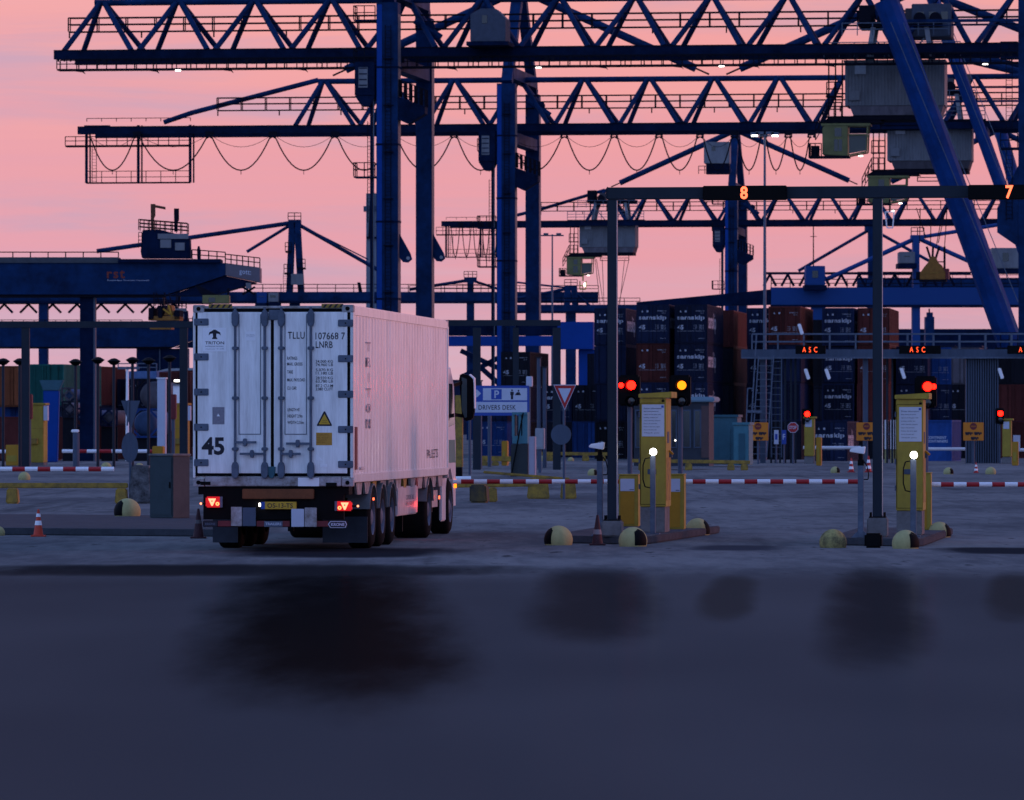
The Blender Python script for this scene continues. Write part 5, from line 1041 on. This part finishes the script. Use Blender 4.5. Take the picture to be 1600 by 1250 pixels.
# ---------------------------------------------------------------- trolleys hanging below the booms
def trolley(label):
    t = thing('crane_trolley', label, 'crane trolley', (0,0,0), YAW, 'grey trolley houses under the crane booms')
    Wd, Hh, Dp = 8.8, 3.95, 5.2                    # origin: left bottom front corner of the house
    b = MB(); b.bx(.05,Wd-.05,.06,Dp-.05,0,Hh); b.build('house', HOUSE, t)
    b = MB(); pr = []
    n = 30
    for i in range(n): x = .02+i*(Wd-.1)/n; w = (Wd-.1)/n; pr += [(x,.04),(x+w*.45,.04),(x+w*.55,-.03),(x+w*.95,-.03)]
    m = len(pr); b._add([(x,y,0) for x,y in pr]+[(x,y,Hh-.1) for x,y in pr], [(i,i+1,m+i+1,m+i) for i in range(m-1)]); b.build('corrugated_wall', HOUSE, t)
    MB().bx(Wd-.049,Wd,.0,Dp,.02,Hh-.05).build('end_wall', HOUSE, t)
    MB().bx(-.1,Wd+.1,-.12,Dp+.1,Hh-.09,Hh+.06).build('roof', PALE if 0 else HOUSE, t)
    MB().prism([(.4,-.02),(Wd-.1,-.02),(Wd-.35,-.85),(.75,-.85)], .1, Dp-.1).build('skirt', GRY, t); MB().bx(.7,Wd-.4,.2,Dp,-1.25,-.86).build('underframe', STEEL, t)
    for x, z in ((.35,.45),(.9,2.75)): MB().bx(x,x+1.0,-.30,-.04,z,z+.85).build('cooling_unit', PALE if z > 1 else HOUSE, t, bevel=.03)
    # frame that runs on the boom rails
    for x, dx in ((2.0,.5),(7.6,-.4)): MB().bar((x,.4,Hh+.06),(x+dx,.4,Hh+3.0),.42,.3).build('hanger', PALE, t); MB().bar((x,Dp-.4,Hh+.06),(x+dx,Dp-.4,Hh+3.0),.42,.3).build('hanger', HOUSE, t)
    MB().bar((2.6,.45,Hh+2.0),(4.0,.45,Hh+.3),.12).bar((7.0,.45,Hh+2.0),(5.6,.45,Hh+.3),.12).build('hanger_brace', HOUSE, t)
    MB().bx(1.2,8.6,0,Dp,Hh+3.0,Hh+3.45).build('trolley_frame', STEEL, t)
    for x in (1.4,3.0,6.2,7.6): MB().lathe([(0,-.2),(.55,-.2),(.55,.2),(0,.2)], 14, (x+.4,.1,Hh+3.7), 'y').build('sheave', STEEL, t)
    for x, w, h in ((1.2,1.4,1.5),(3.1,1.0,1.1),(5.3,1.6,1.2),(7.4,1.2,1.6)): MB().bx(x,x+w,.6,2.4,Hh+3.451,Hh+3.45+h).build('winch_box', GRY if x > 3 else STEEL, t, bevel=.04)
    MB().rail((-1.8,-.5,Hh+.3),(Wd+1.4,-.5,Hh+.3),1.3,1.3,.04,2).rail((-.2,-.5,Hh+2.2),(Wd+.4,-.5,Hh+2.2),1.1,1.3,.04).build('deck_railing', GALV, t); MB().bx(-1.8,Wd+1.5,-.6,.0,Hh+.12,Hh+.3).build('deck', STEEL, t)
    # stair tower and operator cab
    MB().rail((-1.6,.2,-.9),(-.3,.2,-.9),1.2,.6,.05).rail((-1.6,.2,.9),(-.2,.2,.9),1.2,.6,.05).rail((-2.6,.2,-3.0),(-1.6,.2,-.9),1.2,.8,.05).build('stair_railing', STEEL, t)
    MB().bar((-2.6,.3,-3.0),(-1.4,.3,-.9),.22,.06).bx(-1.7,-.2,.2,1.4,-1.02,-.9).bx(-1.7,-.2,.2,1.4,.78,.9).build('stair', STEEL, t)
    for x in (-1.5,-.9,-.3): MB().bx(x,x+.12,.4,.55,-1.4,Hh+.1).build('stair_post', STEEL, t)
    MB().prism([(-2.2,-1.5),(3.4,-1.5),(2.6,-.9),(-1.2,-.9)], .3, 3.6).build('cab_hanger', STEEL, t)
    cb = MB().prism([(-2.0,-1.72),(-2.0,-4.3),(-.2,-4.42),(.25,-4.42),(.25,-1.72)], .2, 2.8).build('operator_cab', CABY, t, bevel=.05)
    fr = MB()
    for p, q in (((.3,-4.35),(1.9,-4.05)),((1.9,-4.05),(2.0,-1.75)),((.3,-1.75),(2.0,-1.75)),((.3,-2.55),(1.95,-2.55))):
        for y in (.25,2.75): fr.bar((p[0],y,p[1]),(q[0],y,q[1]),.13)
    fr.bx(-2.1,2.25,.1,2.9,-1.74,-1.55); fr.build('cab_frame', CABY, cb)
    MB().prism([(.35,-4.2),(1.85,-3.95),(1.93,-2.6),(.35,-2.6)], .5, .54).build('cab_window', mat('cab_glass',(.03,.04,.04),.1,dirt=0), cb); MB().prism([(.9,-3.7),(1.7,-3.6),(1.7,-3.0),(.9,-3.0)], 1.0, 1.06).build('cab_seat', STEEL, cb)
    for a, b_, c_, d_ in ((-.9,-.3,-2.7,-1.95),(-.95,-.62,-4.0,-2.95),(-.56,-.25,-4.0,-2.95)): MB().bx(a,b_,.17,.195,c_,d_).build('cab_window', GLASS, cb)
    MB().bx(-3.2,.4,-.2,1.8,-4.6,-4.43).build('cab_platform', STEEL, t); MB().rail((-3.15,-.2,-4.43),(-2.05,-.2,-4.43),1.1,.5,.04).rail((-3.15,-.2,-4.43),(-3.15,1.8,-4.43),1.1,.8,.04).build('platform_railing', STEEL, t)
    MB().bx(-3.0,-2.3,.4,1.2,-4.42,-3.5).build('equipment_box', STEEL, t); MB().bx(1.2,1.55,.3,.7,-4.47,-4.39).build('cab_lamp', SPOT, t)
    MB().bx(3.0,7.6,2.4,2.5,-2.1,-2.0).bx(3.0,7.6,2.4,2.5,-1.7,-1.62).bx(3.0,3.1,2.4,2.5,-2.1,-1.2).bx(7.5,7.6,2.4,2.5,-2.1,-1.2).build('rope_guard', STEEL, t)
    return t
def at(c, px, py, v): p = c.q(px,py,v); return c.t.matrix_basis @ p if False else c.o + Vector((p.x*cY+p.y*sY, -p.x*sY+p.y*cY, p.z))
t1 = trolley('nearest grey trolley house with olive cab, crossed by the leaning blue leg'); t1.location = at(c1,1320,165,7)
t2 = copy_tree(t1, 'grey trolley house lower right, partly behind the leaning blue leg', at(c2,1386,251,7))
t3 = copy_tree(t1, 'smallest trolley house, hanging behind the tall gantry post', at(c3,905,386,7))
def ropes(c, label, segs, group='hoist ropes'):
    t = thing('hoist_ropes', label, 'ropes', c.o, YAW, group)
    for (a, b), (e, f) in segs: p, q = c.q(a,b,9), c.q(e,f,9); MB().cyl(p,q,.045,4).build('rope', STEEL, t)
ropes(c2, 'hoist ropes holding the orange headblock in the sky', (((1432,325),(1447,372)),((1438,325),(1437,380)),((1455,325),(1454,385)),((1474,325),(1463,385)),((1478,325),(1466,380)),((1480,325),(1476,385))))
ropes(c3, 'thin slanting hoist ropes beside the tall gantry post', (((930,405),(938,480)),((941,405),(944,480)),((932,405),(942,470)),((983,405),(966,478)),((976,405),(968,478))))
hb = thing('headblock', 'orange spreader headblock hanging on ropes above the blue girder', 'headblock', at(c2,1458,437,8), YAW)
s = 590/F; MB().prism([(-20*s,0),(20*s,0),(20*s,11*s),(14*s,22*s),(8*s,27*s),(4*s,36*s),(-4*s,36*s),(-7*s,27*s),(-13*s,20*s),(-20*s,10*s)], -1.0, 1.0).build('block', ORG, hb, bevel=.06)
MB().bx(-21*s,21*s,-1.2,1.2,-.2,-.01).build('base_frame', STEEL, hb); MB().bx(14*s,25*s,-.9,.9,.05,17*s).build('side_box', REDD, hb); MB().bx(-26*s,-14*s,-.9,.9,.0,12*s).build('side_box', STEEL, hb)
for a, b in ((-10,-3),(0,-1),(10,3),(18,18)): MB().bar((b*s,0,30*s if a < 18 else 16*s),(a*s,0,52*s),.22).build('link', STEEL, hb)
MB().bar((4*s,0,28*s),(18*s,0,28*s),.12).build('tie_bar', STEEL, hb); MB().bx(-13*s,12*s,-1.06,-1.001,10*s,10.6*s).build('seam', YELO, hb)
lf = thing('cab_ladder', 'small lit ladder frame hanging beside the second gantry post', 'ladder', at(c2,1390,356,6), YAW); 
MB().bar((-7*s,0,25*s),(-4*s,0,0),.12).bar((7*s,0,25*s),(5*s,0,0),.12).bar((-4*s,0,0),(5*s,0,0),.12).bar((-7*s,0,25*s),(7*s,0,25*s),.12).build('frame', PLAINW, lf); MB().bx(4*s,7*s,-.2,.2,26*s,27.5*s).build('lamp', SPOT, lf); MB().bar((0,0,25*s),(0,0,45*s),.12).build('hanger', STEEL, lf)
yl = thing('cab_ladder', 'small yellow lit ladder below the smallest cab', 'ladder', at(c3,911,452,6), YAW); s = 880/F; MB().bar((-5*s,0,13*s),(-5*s,0,0),.15).bar((5*s,0,13*s),(4*s,0,0),.15).bar((-5*s,0,0),(4*s,0,0),.15).bar((-5*s,0,6*s),(5*s,0,6*s),.15).bar((0,0,13*s),(0,0,25*s),.2).build('frame', YEL, yl); MB().bx(2*s,4*s,-.3,-.1,4*s,10*s).build('lamp', SPOT, yl)
# crane leg at the right edge
c0 = Crane('quay_crane', 'straight dark blue crane leg cut by the right edge of the photo', 'crane', 1606, 470); 
c0.bar('leg', (0,0,0), (0,0,46), 1.5, 1.5); MB().prism([(-.76,17.3),(-2.5,18.5),(-2.5,20.5),(-.76,24)], -.7, .7).build('leg_bracket', BLUE, c0.t); 
for z in (9,25.5,33): MB().bx(-2.2,-.76,-1,1,z-.15,z).build('platform', DBLUE, c0.t); MB().rail((-2.2,-1,z),(-.8,-1,z),1.2,.7,.04).build('platform_railing', STEEL, c0.t); ladder(c0.t, -1.5, -.8, z-6, z-.2, .5, STEEL)
# ---------------------------------------------------------------- rail mounted cranes over the left lanes
def girder_crane(label, px_end, d, legs, lettered=True, left=-420):
    c = Crane('yard_crane', label, 'crane', px_end, d, 'long girder yard cranes'); t = c.t; t.rotation_euler = (0,0,0); s = d/F
    X = lambda p: (p-355)*330/F
    z = lambda y: CH+(HZ-y)*330/F
    def S_(*pts): return [(X(a), z(b)) for a, b in pts]
    MB().prism(S_((left,404),(352,404),(352,423),(262,453),(left,453)), 0, 2.0).build('girder', BLUE, t)
    MB().prism(S_((left,453.2),(262,453.2),(250,457),(left,457)), .1, 2.2).build('lower_rail', STEEL, t)
    MB().bx(X(left),X(185),-.1,2.0,z(403.8),z(395)).build('girder_top', mat('girder_top_paint',(.05,.06,.075),.6,dirt=.5), t)
    MB().bx(X(185),X(345),-.35,2.4,z(403.7),z(398)).build('trolley_deck', DBLUE, t)
    MB().prism([(X(352.5),z(404)),(X(406),z(411)),(X(406),z(434)),(X(352.5),z(423))], 0, 2.5).build('end_carriage', mat('lit_end_grey',(.13,.11,.14),.5,dirt=.3), t)  # girder's end face, its pinkish light put into the colour
    MB().prism(S_((352,424),(400,434),(330,455),(264,455)), .2, 2.4).build('end_underside', DBLUE, t)
    MB().bx(X(384),X(392),-.05,1,z(444),z(435)).build('end_box', HOUSE, t)
    MB().rail((X(left),0,z(395)),(X(185),0,z(395)),.9*.33,1.0,.03,0).build('railing', STEEL, t); MB().rail((X(300),0,z(398)),(X(352),0,z(402)),.55,.5,.03).rail((X(352),0,z(405)),(X(406),0,z(411)),.55,.35,.03).build('railing', STEEL, t)
    tr_ = MB().prism(S_((221,396),(219,386),(222,352),(248,351),(296,364),(297,396),(250,396)), .3, 1.7).build('trolley', DBLUE, t, bevel=.03)
    for a, b, y0, y1 in ((250,267,367,380),(273,288,372,384)): MB().bx(X(a),X(b),.22,.295,z(y1),z(y0)).build('trolley_panel', HOUSE, tr_)
    MB().bx(X(246),X(294),.2,.29,z(366),z(358)).build('trolley_panel', HOUSE, tr_)
    MB().rail((X(216),.3,z(352)),(X(292),.3,z(358)),.62,.3,.025,2).rail((X(216),1.6,z(352)),(X(292),1.6,z(358)),.62,.5,.025,2).rail((X(216),.3,z(380)),(X(221),.3,z(380)),.9,.2,.02,3).build('trolley_railing', STEEL, tr_)
    JB = mat('jib_rust',(.13,.04,.012),.6,dirt=.5)
    for a, b, y0, y1 in ((234,241,311,352),(270.5,278,318,354)): MB().prism(S_((a,y0),(b,y0),(b,y0+18),(b-2,y0+22),(b-2,y1),(a+.5,y1)), .7, 1.1).build('davit', JB if a < 250 else STEEL, tr_)
    MB().prism(S_((241.2,312.5),(257,315.5),(257,319.5),(241.2,316.5)), .75, 1.0).build('davit_arm', JB, tr_)
    MB().lathe([(0,0),(.09,0),(.10,.55),(.05,.75),(0,.76)], 10, (X(309),1.0,z(397))).build('buffer', DBLUE, t)
    for a, b, v in legs:
        MB().bx(X(a),X(b),v,v+1.2,-c.o.z*0,z(457.2)).build('leg', DBLUE if v < 3 else BLUE, t); MB().bx(X(b)+.002,X(b)+.10,v+.02,v+1.1,0,z(457.4)).build('leg_edge', PALE if 0 else GREYP, t)
    if lettered:
        text('lettering', 'rst', X(167), X(195), z(428), z(415), -.01, mat('faded_red',(.20,.025,.012),.6,dirt=.3), t, .02, 1.2); text('lettering', 'Rotterdam Shortsea Terminals', X(168), X(233), z(432), z(430), -.01, SLAV, t); 
        q = MB(); vs, fs = textmesh('gott:', .01, 1.1); q._add([(X(374+18*a), -.01, z(423-9*b+2.0*a)) for a, b in vs], fs); q.build('lettering', SLAV, t)
    return c
g1 = girder_crane('nearest long girder yard crane at left with red lettering and davits on its trolley', 355, 330, ((124,145,.4),))
g2 = girder_crane('second yard crane girder behind and below the first one at left', 330, 520, ((170,226,.5),(228,296,.6)), False, -400)
# spreader under the first one, its small cab
spd = thing('spreader', 'orange yellow spreader hanging on short ropes left of the container', 'spreader', P(260,517,318), YAW); s = 318/F
MB().bx(-26*s,24*s,-.6,.6,16*s,23*s).bx(-24*s,10*s,-.5,.5,2*s,6*s).build('frame', ORG, spd, bevel=.03); MB().bx(-25*s,-17*s,-.7,.7,18*s,36*s).bx(-10*s,-3*s,-.7,.7,20*s,38*s).bx(15*s,24*s,-.6,.6,17*s,32*s).build('drum_box', STEEL, spd, bevel=.03)
MB().prism([(-2*s,24*s),(6*s,40*s),(10*s,40*s),(14*s,24*s)], -.5, .5).build('mast', ORG, spd, bevel=.03); MB().bar((-2*s,-.6,34*s),(12*s,-.6,24*s),.09).bar((6*s,-.6,40*s),(12*s,-.6,22*s),.09).build('lit_bar', YELD, spd)
for a, b in ((-20,-20),(-16,-8),(-2,-8),(4,10),(-4,4),(16,16)): MB().cyl((a*s,0,60*s),(b*s,0,34*s),.03,5).build('rope', STEEL, spd)
yc = thing('crane_cab', 'small olive crane cab just above the top left corner of the container', 'cab', P(338,474,322), 0); s = 322/F; MB().bx(-22*s,20*s,0,1.4,0,13*s).build('cab_box', CABY, yc, bevel=.03); MB().bx(-12*s,-2*s,-.03,-.003,2*s,9*s).build('window', GLASS, yc); MB().prism([(-24*s,14*s),(-34*s,28*s),(-28*s,28*s),(0,14*s)], .1, 1.2).build('hanger', STEEL, yc); MB().bar((40*s,.5,14*s),(60*s,.5,26*s),.12).bar((60*s,.5,14*s),(40*s,.5,26*s),.12).build('hanger_brace', STEEL, yc); MB().bar((18*s,.5,13.2*s),(18*s,.5,24*s),.12).build('hanger_brace', STEEL, yc)
bl = thing('crane_column', 'bright blue flared crane column right of the far left kiosk', 'column', G(80,292), 0); X, Z = PX(292,80); BR = mat('bright_crane_blue',()); MB().prism([(X(70),0),(X(90),0),(X(93),Z(610)),(X(68),Z(610))], -.3, .4).build('column', BR, bl, bevel=.04); MB().prism([(X(62),Z(594)),(X(100),Z(594)),(X(93),Z(610.1)),(X(68),Z(610.1))], -.35, .45).build('flared_head', TEAL, bl, bevel=.03)
# ---------------------------------------------------------------- wide span gantries far behind
def wide(label, px, d, x0, x1, y0, y1, pyl, ap, stays, legs, m=BLUE, taper=None, lattice=None, houses=(), br=None):
    c = Crane('wide_span_crane', label, 'crane', px, d, 'far wide span cranes'); t = c.t; t.rotation_euler = (0,0,0); s = d/F; zo = c.o.z
    X = lambda p: (p-px)*s
    Z = lambda y: CH-zo+(HZ-y)*s
    pts = [(X(x0),Z(y0)),(X(x1),Z(y0)),(X(x1),Z(y1)),(X(x0),Z(y1))]
    MB().prism(pts, 0, 2.5).build('girder', m, t); MB().bx(X(x0),X(x1),-.2,2.7,Z(y1)-.3,Z(y1)-.01).build('girder_flange', DBLUE, t); MB().rail((X(x0),0,Z(y0)),(X(x1),0,Z(y0)),1.0,2.4,.05).build('railing', STEEL, t)
    if taper: MB().prism([(X(a),Z(b)) for a,b in taper], .2, 2.3).build('girder_nose', DBLUE, t)
    for a, w in pyl:
        MB().bar((X(a),1.2,Z(y0)),(X(a+w),1.2,Z(ap[1])),10*s,2.2).build('pylon', m, t)
    MB().bx(X(ap[0]-10),X(ap[0]+10),.2,2.2,Z(ap[1]+4),Z(ap[1]-4)).build('pylon_head', m, t); MB().rail((X(ap[0]-10),.2,Z(ap[1]-4)),(X(ap[0]+10),.2,Z(ap[1]-4)),.9,.8,.05).build('railing', STEEL, t)
    for a, b, w in stays: MB().cyl((X(ap[0]),1.2,Z(ap[1])),(X(a),1.2,Z(b)),w*s/2,8).build('stay', m, t, True)
    for a, b in legs: MB().bx(X(a),X(b),.2,2.2,0,Z(y1)-.31).build('leg', m, t)
    if lattice:
        ya, yb, p, q_, st = lattice; z0, z1 = Z(yb), Z(ya); n = int((q_-p)/st)
        MB().bx(X(p),X(q_),3.0,3.5,z1-.3,z1).build('lattice_chord', DBLUE, t)
        for i in range(n): MB().bar((X(p+st*i),3.2,z0),(X(p+st*i+st*.35),3.2,z1-.3),.3).bar((X(p+st*i+st*.35),3.2,z1-.3),(X(p+st*i+st*.7),3.2,z0),.3).build('lattice_brace', DBLUE, t)
    for a, b, ya, yb, mm in houses:
        h = MB().bx(X(a),X(b),-2,2,Z(yb),Z(ya)).build('machine_house', mm, t, bevel=.05); MB().bx(X(a)-.2,X(b)+.2,-2.2,2.2,Z(yb)-.6,Z(yb)-.01).build('house_base', DBLUE, h)
        MB().bx((X(a)+X(b))/2-.4,(X(a)+X(b))/2+.3,-2.06,-2.01,Z(yb)+.9,Z(ya)-.6).build('house_window', GLASS, h)
    return c
BR2 = mat('far_crane_blue',(.005,.05,.20),.55,dirt=.45,scale=.3,spec=.2,dcol=(.010,.042,.2))
wide('far wide span crane at left with a single pylon in the middle of the sky', 460, 760, -300, 780, 456, 470, ((452,4),(470,-6)), (460,347), ((150,392,7),(385,393,5),(590,421,6),(575,405,2)), ((452,468),(60,74)), lattice=(471,488,-10,330,38), houses=((402,418,457,474,BR2),(420,436,458,472,HOUSE)))
wide('far wide span crane at right with bright blue girder and short pylon', 1432, 700, 1205, 1680, 449, 476, ((1432,0),), (1434,371), ((1290,437,7),(1372,400,7),(1590,346,6),(1516,408,7)), ((1426,1438),(1268,1290)), BR2, ((995,472),(1205,452),(1205,476),(995,481)), (424,446,1195,1520,28), ((1258,1288,416,446,BR2),(1404,1428,394,412,HOUSE),(1548,1592,388,420,HOUSE)))
wide('farthest wide span crane, its thin stays crossing behind the second gantry post', 1362, 980, 1340, 1700, 434, 447, ((1362,0),), (1362,357), ((1248,423,5),(1452,407,5)), ((1356,1368),))
wide('distant wide span crane right of the two crane legs, with short pylon', 735, 900, 640, 935, 456, 470, ((735,0),), (735,437), ((640,452,5),(790,455,4)), ((729,741),), houses=())
wide('distant wide span crane with short pylon left of the tall gantry post', 892, 860, 780, 1000, 476, 486, ((886,1),(899,-2)), (892,450), ((790,470,5),(800,440,3),(946,500,4)), ((884,900),))
tw = thing('tower', 'slim grey tower with railed ladder behind the left crane legs', 'tower', G(581,1000), 0); X, Z = PX(1000,581)
MB().bx(X(572),X(595),0,2.4,0,Z(302)).build('shaft', mat('tower_grey',(.16,.19,.24),.6,dirt=.3,scale=.2), tw); MB().bx(X(568),X(597),-.3,2.6,Z(330),Z(322)).build('balcony', GREYP, tw); ladder(tw, X(586), -.5, Z(370), Z(300), 1.6, STEEL); MB().bar((X(577),-.3,Z(372)),(X(580),-.3,Z(300)),.3).bx(X(573),X(596),-.6,-.1,Z(373),Z(370)).build('ladder_cage', STEEL, tw)
st = thing('tower', 'small stepped building top on the skyline right of the second gantry post', 'tower', G(1453,1400), 0); X, Z = PX(1400,1453); MB().bx(X(1446),X(1460),0,4,0,Z(495)).build('shaft', BLUE, st); MB().bx(X(1449),X(1458),.5,3.5,Z(495)+.01,Z(488)).build('upper_step', BLUE, st); MB().cyl((X(1453),2,Z(488)),(X(1453),2,Z(482)),.2,5).build('mast', STEEL, st)
# distant quay: low dark skyline of sheds so the horizon is closed
for a, b, y, d, m, lb in ((1400,1640,520,1500,DBLUE,'long dark far shed on the skyline at right'),(700,940,645,1300,NAVY,'long dark far shed behind the drivers desk sign'),(-500,320,602,1300,NAVY,'long dark far shed at the left horizon'),(320,720,600,1350,NAVY,'long dark far shed hidden behind the lorry'),(930,1420,590,1450,NAVY,'long dark far shed behind the container stacks')):
    t = thing('far_shed', lb, 'building', G((a+b)/2,d), 0); X, Z = PX(d,(a+b)/2); MB().bx(X(a),X(b),0,30,0,Z(y)).build('wall', m, t); MB().prism([(X(a)-.5,Z(y)+.01),(X(b)+.5,Z(y)+.01),(X(b),Z(y)+1),(X(a),Z(y)+1)], -.5, 31).build('roof', m, t)
pr_ = thing('radio_mast', 'thin aerial mast in the sky right of the lane display 8', 'mast', G(1271,900), 0); X, Z = PX(900,1271); MB().cyl((0,0,0),(0,0,Z(353)),.18,6,.08).build('mast', STEEL, pr_); MB().bx(-.5,.5,-.1,.1,Z(370),Z(369)).build('crossbar', STEEL, pr_)

# machinery and extra decks at the right end of the first two cranes
p, q = c1.q(1425,58,8), c1.q(1487,6,8); mh = MB().bx(p.x,q.x,7.4,12.5,p.z,q.z).build('machine_cabin', mat('cabin_blue_grey',()), c1.t, bevel=.06)
for i in range(3): MB().bx(p.x+.5+i*1.05,p.x+1.1+i*1.05,7.36,7.395,q.z-1.5,q.z-.7).build('cabin_window', GLASS, mh)
for c, a, b, y0, y1, v, nm in ((c1,1400,1720,28,35,4,'deck_beam'),(c1,1380,1720,38,40,3.4,'deck_beam'),(c2,1470,1740,133,138,12,'deck_beam'),(c2,1470,1740,155,160,4,'deck_beam')):
    p, q = c.q(a,y1,v), c.q(b,y0,v); MB().bx(p.x,q.x,v-.3,v+.3,p.z,q.z).build(nm, BLUE, c.t)
c2.tube('stay', c2.q(1492,88,16), c2.q(1660,128,16), .42); c2.tube('stay', c2.q(1530,88,18), c2.q(1660,120,18), .36)
# platforms on the pylon of the left wide span crane
for o_ in [o for o in bpy.data.objects if o.get('label','').startswith('far wide span crane at left')]:
    s = 760/F; X = lambda p: (p-460)*s; Z = lambda y: CH-o_.location.z+(HZ-y)*s
    for a, b, y in ((446,456,392),(444,454,426),(464,477,418)):
        MB().bx(X(a),X(b),-.6,2.6,Z(y)-.2,Z(y)).build('platform', STEEL, o_); MB().rail((X(a),-.6,Z(y)),(X(b),-.6,Z(y)),1.1,.5,.05).build('platform_railing', STEEL, o_)
    MB().bx(X(455),X(474),-.7,-.1,Z(445),Z(428)).build('cabin', HOUSE, o_); ladder(o_, X(447), -.5, Z(456), Z(426), .7, STEEL)
    MB().prism([(X(560),Z(456)),(X(566),Z(456)),(X(563),Z(441)),(X(558),Z(441))], .5, .9).build('winch_post', STEEL, o_)
